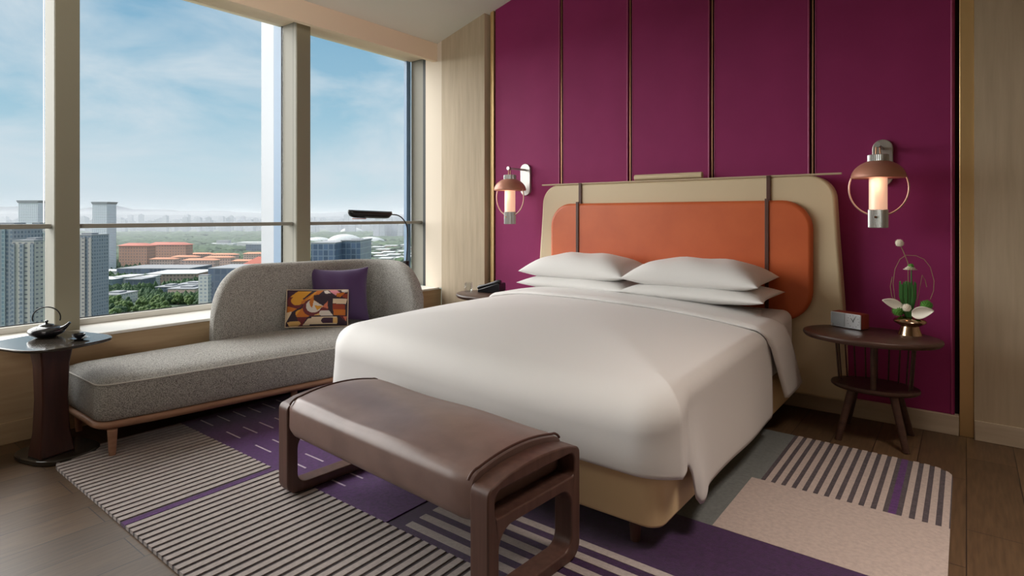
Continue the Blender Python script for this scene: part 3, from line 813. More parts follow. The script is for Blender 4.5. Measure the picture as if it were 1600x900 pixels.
# ================================================================ reading lamp behind the chaise
def reading_lamp():
    t = thing('reading_lamp', 'black gooseneck reading lamp rising behind the end of the chaise', 'lamp', (-4.14, 3.73, 0))
    b = B(); lathe(b, [(.10, 0), (.10, .012), (.02, .02)], (-4.14, 3.73, .001), 28); finish(b, 'base', 'black_metal', t, bevel=(.002, 2))
    b = B(); tube(b, [(-4.14, 3.73, .02), (-4.14, 3.73, .88)], .009, 12); finish(b, 'pole', 'black_metal', t)
    b = B(); box(b, -4.16, -4.12, 3.71, 3.75, .86, .935); finish(b, 'switch_box', 'black_metal', t, bevel=(.003, 2))
    pts = [(-4.14, 3.735, .93), (-4.14, 3.745, 1.05), (-4.14, 3.75, 1.18)]
    for k in range(1, 10): a = radians(90*k/9); pts.append((-4.14, 3.585+.165*cos(a)-.01*0, 1.20+.165*sin(a)))
    pts.append((-4.14, 3.54, 1.366))
    b = B(); tube(b, pts, .0055, 10); finish(b, 'gooseneck', 'black_metal', t)
    # shade: long half shell, open underneath
    b = B(); rings = []
    for i in range(0, 21):
        u = i/20; y = 3.555 - .47*u; w = .052*sqrt(max(.02, 1-(2*u-1)**6)) ; w = max(w, .010); zc = 1.372+.012*u; dp = .046 if u > .05 else .03
        dp *= sqrt(max(.08, 1-(2*u-1)**8))
        ring = [(-4.14+w*cos(radians(a)), y, zc + (.022*sin(radians(a)) if a <= 180 else dp*sin(radians(a)))) for a in range(0, 360, 20)]
        rings.append(ring)
    loft(b, rings); sh = finish(b, 'shade', 'black_metal', t, smooth=70)
    b = B(); prism(b, rrect(-4.165, -4.115, 3.13, 3.26, .02, 4), 1.326, 1.333); finish(b, 'light_strip', 'lamp_tint', sh)
reading_lamp()

# ================================================================ window side table with teapot and cup
def side_table():
    c = (-4.10, 1.035)
    t = thing('side_table', 'dark side table with glossy rounded top by the window', 'side table', (c[0], c[1], 0))
    ang = radians(16)
    def sup(a_, b_, n=40, p=3.0, c0=c, rot=ang):
        out = []
        for k in range(n):
            q = 2*pi*k/n; x = a_*math.copysign(abs(cos(q))**(2/p), cos(q)); y = b_*math.copysign(abs(sin(q))**(2/p), sin(q))
            out.append((c0[0]+x*cos(rot)-y*sin(rot), c0[1]+x*sin(rot)+y*cos(rot)))
        return out
    b = B(); prism(b, sup(.272, .232, p=3.4), .632, .648); finish(b, 'table_top', 'black_glass', t, bevel=(.005, 3))
    b = B(); prism(b, sup(.20, .165, c0=(-4.09, 1.06)), .001, .028); finish(b, 'base', 'black_glass', t, bevel=(.006, 3))
    # bent plywood column: two leaves meeting in a ridge facing the room
    b = B()
    def sec(k, z):
        P_ = [(.150, -.085), (.03, -.110), (-.13, -.06), (-.16, .05), (-.02, .10), (.115, .085)]
        return [(c[0]-.01+x*k, c[1]-.005+y*k, z) for x, y in P_]
    loft(b, [sec(1.0, .028), sec(.80, .15), sec(.72, .33), sec(.78, .52), sec(.95, .632)]); finish(b, 'column', 'column_wood', t, bevel=(.008, 3), smooth=50)
side_table()
def teapot():
    c = (-4.245, 1.045, .6485)
    t = thing('teapot', 'black low teapot with hoop handle on the window side table', 'teapot', c)
    b = B(); lathe(b, [(.035, 0), (.055, .004), (.082, .018), (.090, .032), (.084, .047), (.062, .058), (.035, .064), (.0, .066)], c, 40); body = finish(b, 'body', 'black_ceramic', t, smooth=60)
    b = B(); lathe(b, [(.036, .0), (.034, .006), (.012, .012), (.006, .014), (.006, .020), (.010, .024), (.008, .031), (0, .033)], (c[0], c[1], c[2]+.0635), 28); finish(b, 'lid', 'black_ceramic', t, smooth=60)
    dx, dy = .60, .80
    b = B(); tube(b, [(c[0]+dx*s, c[1]+dy*s, c[2]+z) for s, z in ((.072, .038), (.092, .050), (.108, .066), (.118, .078))], [.017, .012, .008, .007], 14); finish(b, 'spout', 'black_ceramic', t, smooth=60)
    pts = []
    for k in range(0, 25):
        a = radians(198-216*k/24); s = .070*cos(a)+.0; z = .110 + .062*sin(a)*1.0
        pts.append((c[0]+dx*s, c[1]+dy*s, c[2]+max(.054, z)))
    b = B(); tube(b, pts, .0035, 8); finish(b, 'handle', 'black_metal', t)
teapot()
def cup():
    c = (-3.990, 1.130, .6485)
    t = thing('saucer', 'small black tea saucer under the cup beside the teapot', 'saucer', c)
    b = B(); lathe(b, [(.022, 0), (.024, .002), (.050, .010), (.052, .012), (.048, .012), (.022, .005), (0, .005)], c, 36); finish(b, 'dish', 'black_ceramic', t, smooth=50)
    b = B(); lathe(b, [(.012, 0), (.014, .004), (.030, .016), (.033, .028), (.0315, .028), (.028, .017), (.012, .008), (0, .007)], (c[0], c[1], c[2]+.0055), 32)
    o = finish(b, 'teacup', 'black_ceramic', smooth=50, off=(c[0], c[1], c[2]+.0055)); tag(o, 'small black teacup on a saucer beside the teapot', 'cup')
cup()

# ================================================================ nightstands
def nightstand(c, label):
    t = thing('nightstand', label, 'nightstand', (c[0], c[1], 0), 'nightstands')
    b = B(); lathe(b, [(.965, 0), (.99, .010), (1.0, .020), (.992, .030), (.97, .034)], (c[0], c[1], .606), 64, (.365, .27)); finish(b, 'table_top', 'dark_wood', t, smooth=50)
    b = B(); lathe(b, [(.93, 0), (.99, .010), (1, .018), (.98, .028)], (c[0]+.02, c[1]+.04, .302), 56, (.235, .17)); finish(b, 'shelf', 'dark_wood', t, smooth=50)
    b = B(); tube(b, [(c[0]+.03, c[1]-.10, .325), (c[0]+.03, c[1]-.10, .61)], .016, 16); finish(b, 'post', 'dark_wood', t)
    for sx_, sy_ in ((-1, -1), (1, -1), (1, 1), (-1, 1)):
        b = B(); tube(b, [(c[0]+.02+sx_*.172, c[1]+.065+sy_*.175, .001), (c[0]+.02+sx_*.105, c[1]+.04+sy_*.105, .31)], [.019, .022], 16)
        for v in b.verts: v.co.z = max(v.co.z, .001)
        finish(b, 'leg', 'dark_wood', t)
    for k in range(13):
        a = radians(200 - 220*k/12); x = c[0]+.02+.19*cos(a); y = c[1]+.045+.135*sin(a)
        b = B(); tube(b, [(x, y, .325), (c[0]+.02+.21*cos(a), c[1]+.04+.145*sin(a), .61)], .0045, 8); finish(b, 'spindle', 'dark_wood', t)
    return t
nsR = nightstand((-.462, 4.125), 'dark wooden oval nightstand with spindles holding the vase and clock radio')
nsL = dup(nsR, (-3.43, 4.125, 0), label='dark wooden nightstand on the window side of the bed, holding the phone')

# clock radio
def radio():
    p0 = Vector((-.695, 4.272)); p1 = Vector((-.517, 4.196)); ux = (p1-p0).normalized(); uy = Vector((-ux.y, ux.x)); W_, D_, H_ = .196, .088, .098
    z0 = .6405; ang = atan2(ux.y, ux.x)
    ctr = p0+ux*W_/2+uy*D_/2
    t = thing('clock_radio', 'red-brown leather clock radio with a silver front on the right nightstand', 'radio', (ctr.x, ctr.y, z0)); t.rotation_euler = (0, 0, ang); OFF[t.name] = (0, 0, 0)
    hw, hd = W_/2, D_/2
    b = B(); box(b, -hw, hw, -hd+.004, hd, .004, H_); finish(b, 'case', 'red_leather', t, bevel=(.006, 3))
    b = B(); box(b, -hw+.004, hw-.004, -hd+.01, hd-.006, 0, .005); finish(b, 'base', 'black_metal', t)
    b = B(); prism(b, rrect(-hw+.001, hw-.001, .005, H_-.001, .006, 4), -hd-.003, -hd+.004, 'y'); fr = finish(b, 'front_panel', 'silver_panel', t, bevel=(.0015, 2))
    b = B(); prism(b, rrect(-hw+.006, -.004, .010, H_-.006, .003, 3), -hd-.0042, -hd-.003, 'y'); finish(b, 'speaker_grille', 'grille', t)
    b = B(); prism(b, rrect(.002, hw-.006, .010, H_-.006, .003, 3), -hd-.0042, -hd-.003, 'y'); cf = finish(b, 'clock_face', 'silver_panel', t)
    cx_, cz_ = .05, .052
    b = B()
    for k in range(12):
        a = 2*pi*k/12; x = cx_+.036*sin(a); z = cz_+.036*cos(a); box(b, x-.0012, x+.0012, -hd-.0048, -hd-.0042, z-.0025, z+.0025)
    finish(b, 'hour_marks', 'black_metal', cf)
    for a, l in ((-38, .024), (28, .032)):
        b = B(); a = radians(a); tube(b, [(cx_-.006*sin(a), -hd-.006, cz_-.006*cos(a)), (cx_+l*sin(a), -hd-.006, cz_+l*cos(a))], .0012, 6); finish(b, 'clock_hand', 'black_metal', cf)
    b = B(); tube(b, [(-hw+.012, -hd-.004, .018), (-hw+.012, -hd-.009, .018)], .006, 16); finish(b, 'knob', 'chrome', t)
radio()

# vase with flowers
def vase():
    c = (-.268, 4.245, .6405)
    t = thing('vase', 'polished bronze vase with waisted foot on the right nightstand', 'vase', c)
    b = B(); lathe(b, [(.062, 0), (.060, .008), (.048, .045), (.046, .052), (.060, .060), (.083, .074), (.086, .082), (.078, .094), (.052, .104), (.038, .110), (.034, .106), (0, .100)], c, 48); finish(b, 'body', 'vase_metal', t, smooth=50)
    f = thing('flower_arrangement', 'white flowers, grass stems and curled vines standing in the bronze vase', 'flowers', (c[0], c[1], c[2]+.10))
    zb = c[2]+.10; rnd = random.Random(3)
    for k in range(26):
        a = rnd.uniform(0, 2*pi); r = .028*sqrt(rnd.random()); h = .20+.02*rnd.random()
        x0, y0 = c[0]+r*.5*cos(a)-.01, c[1]+r*.5*sin(a); x1, y1 = c[0]+r*1.6*cos(a)-.012, c[1]+r*1.6*sin(a)
        b = B(); loft(b, [[(x0-.003, y0, zb), (x0+.003, y0, zb), (x0, y0+.003, zb)], [(x1-.0045, y1, zb+h*.6), (x1+.0045, y1, zb+h*.6), (x1, y1+.004, zb+h*.6)], [(x1-.004, y1, zb+h), (x1+.004, y1, zb+h), (x1, y1+.003, zb+h)]]); finish(b, 'grass_blade', 'leaf' if k % 3 else 'leaf_light', f)
    def ball(p, r, m, name, par, spikes=90, sl=.35):
        b = B(); bmesh.ops.create_icosphere(b, subdivisions=2, radius=r*.8, matrix=Matrix.Translation(p)); 
        for k in range(spikes):
            z = 1-2*(k+.5)/spikes; a = k*2.39996; q = sqrt(1-z*z); d = Vector((q*cos(a), q*sin(a), z)); u = d.orthogonal().normalized()*r*.12; w = d.cross(u)
            A = [b.verts.new(Vector(p)+d*r*.7+e) for e in (u, w, -u, -w)]; tip = b.verts.new(Vector(p)+d*r*(1+rnd.uniform(-.1, .12)))
            for i in range(4): b.faces.new((A[i], A[(i+1) % 4], tip))
        return finish(b, name, m, par)
    ball((c[0]+.080, c[1]-.005, zb+.082), .036, 'moss', 'moss_ball', f); ball((c[0]-.058, c[1]-.01, zb+.038), .036, 'moss', 'moss_ball', f)
    def flower(p, r, name='white_flower', core='lime_petal'):
        b = B()
        for lay, (n, rr, zz) in enumerate(((14, 1, 0), (12, .78, .22), (8, .5, .40))):
            for k in range(n):
                a = 2*pi*(k+.5*lay)/n; d = Vector((cos(a), sin(a), .0)); s = Vector((-sin(a), cos(a), 0))*r*.26
                base = Vector(p)+Vector((0, 0, zz*r)); A = [base, base+d*r*rr*.6+s+Vector((0, 0, r*.2)), base+d*r*rr+Vector((0, 0, r*.05)), base+d*r*rr*.6-s+Vector((0, 0, r*.2))]
                b.faces.new([b.verts.new(q) for q in A])
        o = finish(b, name, 'white_petal', f); 
        m_ = o.modifiers.new('t', 'SOLIDIFY'); m_.thickness = .0012
        b = B(); bmesh.ops.create_icosphere(b, subdivisions=2, radius=r*.38, matrix=Matrix.Translation(Vector(p)+Vector((0, 0, r*.3)))); finish(b, 'flower_centre', core, o)
    def stem(pts, r=.0022, m='leaf', name='stem'):
        b = B(); tube(b, pts, r, 6); finish(b, name, m, f)
    ball((c[0]-.052, c[1], zb+.448), .025, 'white_petal', 'white_flower', f, 120); stem([(c[0]-.012, c[1], zb), (c[0]-.008, c[1], zb+.22), (c[0]-.010, c[1], zb+.33), (c[0]-.03, c[1], zb+.39), (c[0]-.050, c[1], zb+.44)], .0022, 'vine')
    flower((c[0]+.002, c[1]-.01, zb+.290), .036); ball((c[0]+.006, c[1]-.01, zb+.312), .018, 'moss', 'seed_head', f, 40); stem([(c[0]+.008, c[1]-.01, zb), (c[0]+.008, c[1]-.01, zb+.29)], .004)
    ball((c[0]-.012, c[1]-.05, zb+.066), .026, 'white_petal', 'white_flower', f, 120)
    # anthuriums: spathes
    def spathe(p, d, L_, W_, tilt):
        b = B(); d = Vector((*d, 0)).normalized(); s = Vector((-d.y, d.x, 0))
        def f_(u, v):
            w = W_*sin(pi*min(1, u*.92+.06))**.7*(1-.45*u); k = (2*v-1)
            return Vector(p)+d*(L_*u)+Vector((0, -.35, .94))*(w*k*.85)+Vector((0, -1, 0))*(abs(k)**1.6*w*.45)+Vector((0, 0, tilt*u))
        grid_surface(b, f_, 12, 8); o = finish(b, 'anthurium', 'white_petal', f, smooth=180)
        m_ = o.modifiers.new('t', 'SOLIDIFY'); m_.thickness = .0015
        b = B(); q = Vector(p)+d*.01+Vector((0, 0, .012)); tube(b, [q, q+d*.03+Vector((0, 0, .022))], [.004, .0025], 8); finish(b, 'spadix', 'lime_petal', o)
    spathe((c[0]-.035, c[1]-.02, zb+.072), (-1, -.25), .105, .048, .028); spathe((c[0]+.012, c[1]-.045, zb+.035), (1, -.35), .115, .060, .030)
    stem([(c[0]-.01, c[1], zb), (c[0]-.036, c[1]-.02, zb+.072)]); stem([(c[0]+.005, c[1]-.01, zb), (c[0]+.014, c[1]-.045, zb+.04)])
    def vine(pts): stem(pts, .0015, 'vine', 'curled_vine')
    vine([(c[0]-.03, c[1], zb+.0), (c[0]-.075, c[1], zb+.10), (c[0]-.085, c[1], zb+.20), (c[0]-.075, c[1], zb+.29), (c[0]-.05, c[1], zb+.35), (c[0]-.02, c[1], zb+.375), (c[0]+.03, c[1], zb+.375), (c[0]+.07, c[1], zb+.355), (c[0]+.10, c[1], zb+.31), (c[0]+.118, c[1], zb+.23), (c[0]+.115, c[1], zb+.17), (c[0]+.10, c[1], zb+.12)])
    vine([(c[0]-.02, c[1]+.01, zb), (c[0]-.092, c[1]+.01, zb+.12), (c[0]-.10, c[1]+.01, zb+.18), (c[0]-.09, c[1]+.01, zb+.24)])
    vine([(c[0]+.02, c[1]+.01, zb), (c[0]+.06, c[1]+.01, zb+.26), (c[0]+.075, c[1]+.01, zb+.23), (c[0]+.082, c[1]+.01, zb+.19)])
vase()

# glasses and telephone on the left nightstand
def tumbler(x, y, label):
    b = B(); lathe(b, [(0, 0), (.030, 0), (.034, .012), (.036, .035), (.033, .082)], (x, y, .6405), 32)
    bmesh.ops.delete(b, geom=[f for f in b.faces if len(f.verts) == 32], context='FACES_ONLY')
    o = finish(b, 'drinking_glass', 'tumbler_glass', smooth=50, off=(x, y, .6405)); tag(o, label, 'glass', 'drinking glasses on the left nightstand')
tumbler(-3.700, 4.105, 'clear tumbler on the left nightstand, the right and nearer of the two'); tumbler(-3.752, 4.175, 'clear tumbler on the left nightstand, the left and farther of the two')
def phone():
    c = (-3.52, 4.235, .6405)
    t = thing('telephone', 'black desk telephone with handset on the left nightstand', 'telephone', c); t.rotation_euler = (0, 0, radians(14)); t.scale = (1.12, 1.12, 1.12); OFF[t.name] = (0, 0, 0)
    b = B(); prism(b, [(-.10, 0), (.09, 0), (.10, .02), (.10, .075), (.08, .08), (-.10, .022)], -.065, .065, 'y'); finish(b, 'base', 'phone_black', t, bevel=(.006, 3))
    b = B(); 
    sl_ = .058/.18
    for i in range(4):
        for j in range(3):
            x = -.05+.028*i; y = .0+.02*j; z = .022+(x+.10)*sl_; box(b, x-.009, x+.009, y-.007, y+.007, z-.002, z+.005)
    finish(b, 'keypad', 'phone_keys', t)
    b = B()
    pts = [(-.105, -.036, .030), (-.09, -.036, .038), (-.05, -.036, .050), (.03, -.036, .076), (.08, -.036, .090), (.10, -.036, .088)]
    tube(b, pts, [.018, .021, .015, .015, .022, .018], 14); finish(b, 'handset', 'phone_black', t, smooth=60)
phone()

# ================================================================ wall lanterns
def lantern(x, label):
    y, yw = 4.30, 4.56
    t = thing('wall_lantern', label, 'wall lamp', (x, yw, 1.55), 'lantern wall lamps beside the bed')
    b = B(); w = .058; pts = []
    for k in range(13): a = radians(180*k/12); pts.append((x+w*cos(a), 1.797+w*sin(a)))
    for k in range(13): a = radians(180+180*k/12); pts.append((x+w*cos(a), 1.607+w*sin(a)))
    prism(b, pts, 4.535, 4.5615, 'y'); finish(b, 'wall_plate', 'chrome', t, bevel=(.004, 3))
    b = B(); tube(b, [(x, 4.54, 1.795), (x, y-.025, 1.795)], .010, 16); tube(b, [(x, y-.012, 1.795), (x, y-.032, 1.795)], .016, 16); finish(b, 'arm', 'nickel', t)
    b = B()
    for s in (-1, 1): tube(b, [(x+s*.012, y-.004, 1.733), (x+s*.009, y-.006, 1.800), (x, y-.006, 1.812)], .0045, 8)
    finish(b, 'hanger', 'bronze', t)
    b = B(); lathe(b, [(.052, 0), (.058, .002), (.058, .040), (.050, .043), (.0, .043)], (x, y, 1.692), 72, rib=.06); finish(b, 'cap', 'nickel', t, smooth=20)
    b = B(); prof = []
    for k in range(0, 13): a = radians(18+64*k/12); prof.append((.155*cos(a)*1.0, .150*(sin(a)-sin(radians(18)))))
    prof2 = [(r-.003, z) for r, z in reversed(prof[:-1])]
    P2 = [(.146, 0)] + [(.150*cos(radians(4+70*k/14)), .115*sin(radians(4+70*k/14))*1.0) for k in range(15)] 
    lathe(b, P2 + [(.03, .108), (.05, .100), (.09, .084), (.125, .052), (.143, .008)], (x, y, 1.588), 48); finish(b, 'shade', 'copper_shade', t, smooth=50)
    b = B(); lathe(b, [(.050, 0), (.050, .24), (.0, .24)], (x, y, 1.392), 40); finish(b, 'glass_tube', 'lamp_glass', t, smooth=40)
    b = B(); lathe(b, [(.050, 0), (.0545, .003), (.0545, .112), (.050, .116), (.0, .116)], (x, y, 1.278), 80, rib=.06); bs = finish(b, 'ribbed_base', 'nickel', t, smooth=20)
    b = B(); tube(b, [(x-.008, y-.052, 1.345), (x-.008, y-.058, 1.345)], .007, 16); finish(b, 'button', 'bronze', bs)
    b = B(); pts = []
    for k in range(49):
        a = radians(90+17 + (360-34)*0 + 360*k/48); pts.append((x+.160*cos(a), y, 1.525+.172*sin(a)))
    tube(b, pts[:-1], .0055, 10, closed=True); finish(b, 'ring_handle', 'ring_metal', t)
    l = bpy.data.lights.new('lantern_bulb', 'POINT'); l.energy = .4; l.color = (1, .68, .45); l.shadow_soft_size = .06
    lo = bpy.data.objects.new('lantern_bulb', l); COL.objects.link(lo); lo.location = (0, 0, 0); lo.location = (0, y-.10-yw, -.0); lo.parent = t
    return t
lR = lantern(-.436, 'glowing copper and nickel wall lantern above the right nightstand')
lL = dup(lR, (-3.353, 4.56, 1.55), label='glowing copper and nickel wall lantern on the left, nearest the window')

# ================================================================ the city far below
GZ = CAMH-120
Fv = Vector((-sin(TH), cos(TH))); Rv = Vector((cos(TH), sin(TH)))
def far(px, D): p = Fv*D + Rv*((px-CXP)/FPX*D); return p.x, p.y
def zpx(py, D): return CAMH - (py-HY)/FPX*D
def dist(py): return FPX*120/(py-HY)
mat('ground', (120, 126, 116), .95, noise=((84, 104, 76), .006, (1, 1, 1), .35, .6))
mat('hill', (108, 112, 122), .95, noise=((96, 102, 108), .002, (1, 1, 1), .3, .7))
mat('canopy', (52, 74, 50), .95, noise=((78, 100, 60), .02, (1, 1, 1), .35, .7))
mat('canopy_light', (92, 110, 56), .95, noise=((60, 84, 48), .05, (1, 1, 1), .35, .7))
mat('roof_red', (188, 112, 96), .9); mat('roof_orange', (205, 142, 112), .9); mat('roof_white', (214, 214, 212), .8); mat('roof_grey', (150, 150, 152), .9)
def facade(name, wall, win, bw, bh, mortar, rough=.7, vert=False):
    m = bpy.data.materials.new(name); m.use_nodes = True; t = m.node_tree; b = t.nodes['Principled BSDF']; b.inputs['Roughness'].default_value = rough
    co = t.nodes.new('ShaderNodeTexCoord'); sp = t.nodes.new('ShaderNodeSeparateXYZ'); t.links.new(co.outputs['Object'], sp.inputs[0])
    ad = t.nodes.new('ShaderNodeMath'); ad.operation = 'ADD'; t.links.new(sp.outputs[0], ad.inputs[0]); t.links.new(sp.outputs[1], ad.inputs[1])
    cb = t.nodes.new('ShaderNodeCombineXYZ'); t.links.new(ad.outputs[0], cb.inputs[0]); t.links.new(sp.outputs[2], cb.inputs[1])
    br = t.nodes.new('ShaderNodeTexBrick'); br.offset = 0; br.inputs['Scale'].default_value = 1; br.inputs['Brick Width'].default_value = bw; br.inputs['Row Height'].default_value = bh
    br.inputs['Mortar Size'].default_value = mortar; br.inputs['Mortar Smooth'].default_value = 0; br.inputs['Color1'].default_value = rgba(win); br.inputs['Color2'].default_value = rgba(tuple(min(255, v*1.25) for v in win)); br.inputs['Mortar'].default_value = rgba(wall)
    t.links.new(cb.outputs[0], br.inputs['Vector']); t.links.new(br.outputs[0], b.inputs['Base Color']); M[name] = m
facade('fac_white', (236, 236, 240), (120, 126, 138), 4.2, 3.6, .85)
facade('fac_bluegrey', (146, 150, 156), (94, 103, 116), 3.4, 3.4, .75, .35)
facade('fac_beige', (188, 180, 172), (110, 108, 114), 4.6, 3.6, 1.2)
facade('fac_greyblue', (140, 154, 158), (94, 112, 122), 3.2, 3.3, .55, .4)
facade('fac_red', (190, 144, 124), (112, 98, 100), 7.0, 7.0, 2.2)
facade('fac_pink', (204, 176, 162), (128, 116, 116), 6, 6, 1.6)
facade('fac_glass', (126, 138, 154), (78, 92, 114), 5.5, 6.5, .55, .3)
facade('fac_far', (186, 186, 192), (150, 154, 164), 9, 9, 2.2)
facade('fac_dark', (104, 114, 128), (80, 90, 106), 8, 8, 1.0, .5)
facade('fac_pale', (206, 204, 198), (140, 146, 152), 5, 4.4, 1.2)

FOOT = []
def bldg(name, label, cat, px0, px1, ytop, D, depth, fm, roof='roof_grey', group=None, rot=0.0, roofpitch=0, overhang=0, top_box=0, zbase=None, cap=None):
    w = (px1-px0)/FPX*D; zt = zpx(ytop, D); z0 = GZ if zbase is None else zbase
    x, y = far((px0+px1)/2, D)
    t = thing(name, label, cat, (x, y, z0), group); t.rotation_euler = (0, 0, TH+rot); OFF[t.name] = (0, 0, 0)
    h = zt-z0; FOOT.append((x-depth*.5*sin(TH), y+depth*.5*cos(TH), max(w, depth)*.62+14))
    b = B(); box(b, -w/2, w/2, 0, depth, 0, h); finish(b, 'facade', fm, t, smooth=30)
    if roofpitch:
        b = B(); o_ = overhang; v = [b.verts.new(p) for p in ((-w/2-o_, -o_, h), (w/2+o_, -o_, h), (w/2+o_, depth+o_, h), (-w/2-o_, depth+o_, h))]
        i_ = min(w, depth)*.42; r = [b.verts.new(p) for p in ((-w/2+i_, depth/2, h+roofpitch), (w/2-i_, depth/2, h+roofpitch))]
        b.faces.new(v); b.faces.new((v[0], v[1], r[1], r[0])); b.faces.new((v[1], v[2], r[1])); b.faces.new((v[2], v[3], r[0], r[1])); b.faces.new((v[3], v[0], r[0])); finish(b, 'roof', roof, t)
    else:
        b = B(); o_ = overhang; box(b, -w/2-o_, w/2+o_, -o_, depth+o_, h, h+max(1.0, h*.015)); finish(b, 'roof', roof, t)
    if cap: b = B(); prism(b, [(-w/2, h*1.0), (w/2, h*1.0), (w/2+cap[0], h+cap[1]), (-w/2-cap[0], h+cap[1])], -cap[0]*.5, depth+cap[0]*.5, 'y'); finish(b, 'crown', 'roof_grey', t)
    if top_box: b = B(); box(b, -w*.2, w*.25, depth*.3, depth*.7, h, h+top_box); finish(b, 'plant_room', 'roof_grey', t)
    return t
def strips(t, w, h, xs, m, name, d=1.0):
    for x0, x1 in xs: b = B(); box(b, x0*w, x1*w, -d, .5, 0, h); finish(b, name, m, t)

b = B(); bmesh.ops.create_circle(b, cap_ends=True, segments=64, radius=14000, matrix=Matrix.Translation((-2000, 4000, GZ))); o = finish(b, 'ground', 'ground', kind='structure')
# hills on the horizon
def hills(name, D, pts, label_kind='structure'):
    b = B(); rows = []
    for px, py in pts:
        x, y = far(px, D); x2, y2 = far(px, D*1.25); x3, y3 = far(px, D*.86)
        z = zpx(py, D); rows.append([(x3, y3, GZ), (x3+(x-x3)*.6, y3+(y-y3)*.6, GZ+(z-GZ)*.62), (x, y, z), (x2, y2, GZ)])
    V = [[b.verts.new(p) for p in r] for r in rows]
    for a, c in zip(V, V[1:]):
        for k in range(3): b.faces.new((a[k], a[k+1], c[k+1], c[k]))
    o = finish(b, name, 'hill', smooth=180, kind='structure'); return o
rnd = random.Random(4)
def ridge(keys, n, amp, sd_):
    r = random.Random(sd_); out = []
    for i in range(n+1):
        px = keys[0][0] + (keys[-1][0]-keys[0][0])*i/n
        for (a, ya), (c, yc) in zip(keys, keys[1:]):
            if a <= px <= c: y = ya+(yc-ya)*sm(a, c, px); break
        out.append((px, y+r.uniform(-amp, amp)))
    return out
hills('hills', 8200, ridge([(-500, 330), (-200, 318), (0, 323), (60, 321), (110, 328), (145, 324), (180, 321.5), (210, 327), (245, 327.5), (300, 330), (345, 329.5), (385, 332), (440, 335), (500, 333), (545, 331), (600, 334), (680, 337), (900, 334), (1500, 330)], 220, .35, 3))
hills('foothills', 6200, ridge([(-500, 338), (0, 334), (120, 335), (260, 336), (420, 339), (560, 338), (700, 339), (1500, 337)], 160, .5, 5))

# towers
tA = bldg('tower_block', 'tall white tower with a flared crown seen through the leftmost pane', 'tower', 28.5, 59, 317, 1290, 34, 'fac_white', cap=(3.5, 5.5)); tA['group'] = 'twin white towers'
tB = bldg('tower_block', 'tall white tower with a flared crown just right of the first mullion', 'tower', 144.5, 167, 319, 1265, 30, 'fac_white', cap=(3, 5)); tB['group'] = 'twin white towers'
t = bldg('apartment_tower', 'dark blue-grey apartment tower at the left edge of the leftmost pane', 'tower', -30, 19, 356, 470, 30, 'fac_bluegrey', top_box=4)
strips(t, 49/FPX*470, zpx(358, 470)-GZ, [(-.4, -.3), (-.1, 0), (.2, .3)], 'fac_greyblue', 'bay')
t = bldg('apartment_tower', 'beige apartment tower with a dark central strip in the leftmost pane', 'tower', 19, 53, 378, 455, 24, 'fac_beige', top_box=3)
strips(t, 34/FPX*455, zpx(381, 455)-GZ, [(-.5, -.36), (-.12, .06), (.36, .5)], 'fac_bluegrey', 'bay', .8)
t = bldg('apartment_tower', 'teal-grey glass apartment tower beside the first mullion', 'tower', 54, 80, 362, 520, 24, 'fac_greyblue', top_box=3)
strips(t, 26/FPX*520, zpx(364, 520)-GZ, [(-.2, 0.0), (.3, .5)], 'fac_bluegrey', 'bay', .8)
t = bldg('apartment_tower', 'grey apartment tower seen between the first mullion and the white tower', 'tower', 108, 143, 369, 560, 24, 'fac_bluegrey', top_box=3)
strips(t, 35/FPX*560, zpx(371, 560)-GZ, [(.04, .22), (.38, .5)], 'fac_beige', 'bay', .8)
for k, (a, c, yt, D) in enumerate(((2, 14, 350, 900), (36, 46, 352, 980), (50, 62, 349, 1050), (-30, -8, 350, 800), (62, 74, 354, 1000))):
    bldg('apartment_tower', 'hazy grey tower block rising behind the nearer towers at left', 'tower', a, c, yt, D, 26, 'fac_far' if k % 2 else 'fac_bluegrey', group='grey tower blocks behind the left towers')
# red complex
bldg('hotel_block', 'tall red-brown block with a red roof right of the white tower', 'building', 184, 231, 384, 1380, 30, 'fac_red', 'roof_red', roofpitch=6, overhang=3, rot=-.10)
bldg('hotel_block', 'long red-brown block with red roofs, behind and right of its twin', 'building', 229, 291, 382.5, 1480, 30, 'fac_red', 'roof_red', roofpitch=6, overhang=3, rot=-.05)
for k, (a, c, yt, D, lab) in enumerate(((234, 272, 405, 1300, 'leftmost'), (268, 306, 401.5, 1360, 'upper left'), (286, 336, 406.5, 1270, 'lower middle'), (318, 360, 402.5, 1330, 'middle'), (330, 368, 398, 1480, 'upper middle'), (296, 330, 397, 1520, 'farthest'), (362, 400, 408, 1300, 'right'), (380, 420, 396.5, 1450, 'upper right'))):
    bldg('apartment_block', 'low orange-roofed apartment block, the %s one in the housing estate' % lab, 'building', a, c, yt, D, 20, 'fac_pink', 'roof_orange', roofpitch=3.5, overhang=2, group='orange-roofed housing')
bldg('mansion', 'large house with steep orange-red roofs left of the white window fin', 'building', 376, 425, 416, 1060, 50, 'fac_pink', 'roof_red', roofpitch=16, overhang=3)
bldg('office_block', 'long dark blue low building below the red-brown blocks', 'building', 183, 296, 420, 1170, 90, 'fac_dark', 'roof_grey', rot=.02)
bldg('civic_hall', 'white-roofed hall with pinkish columns in the middle distance', 'building', 236, 304, 428, 1040, 70, 'fac_pink', 'roof_white', overhang=5, rot=.10)
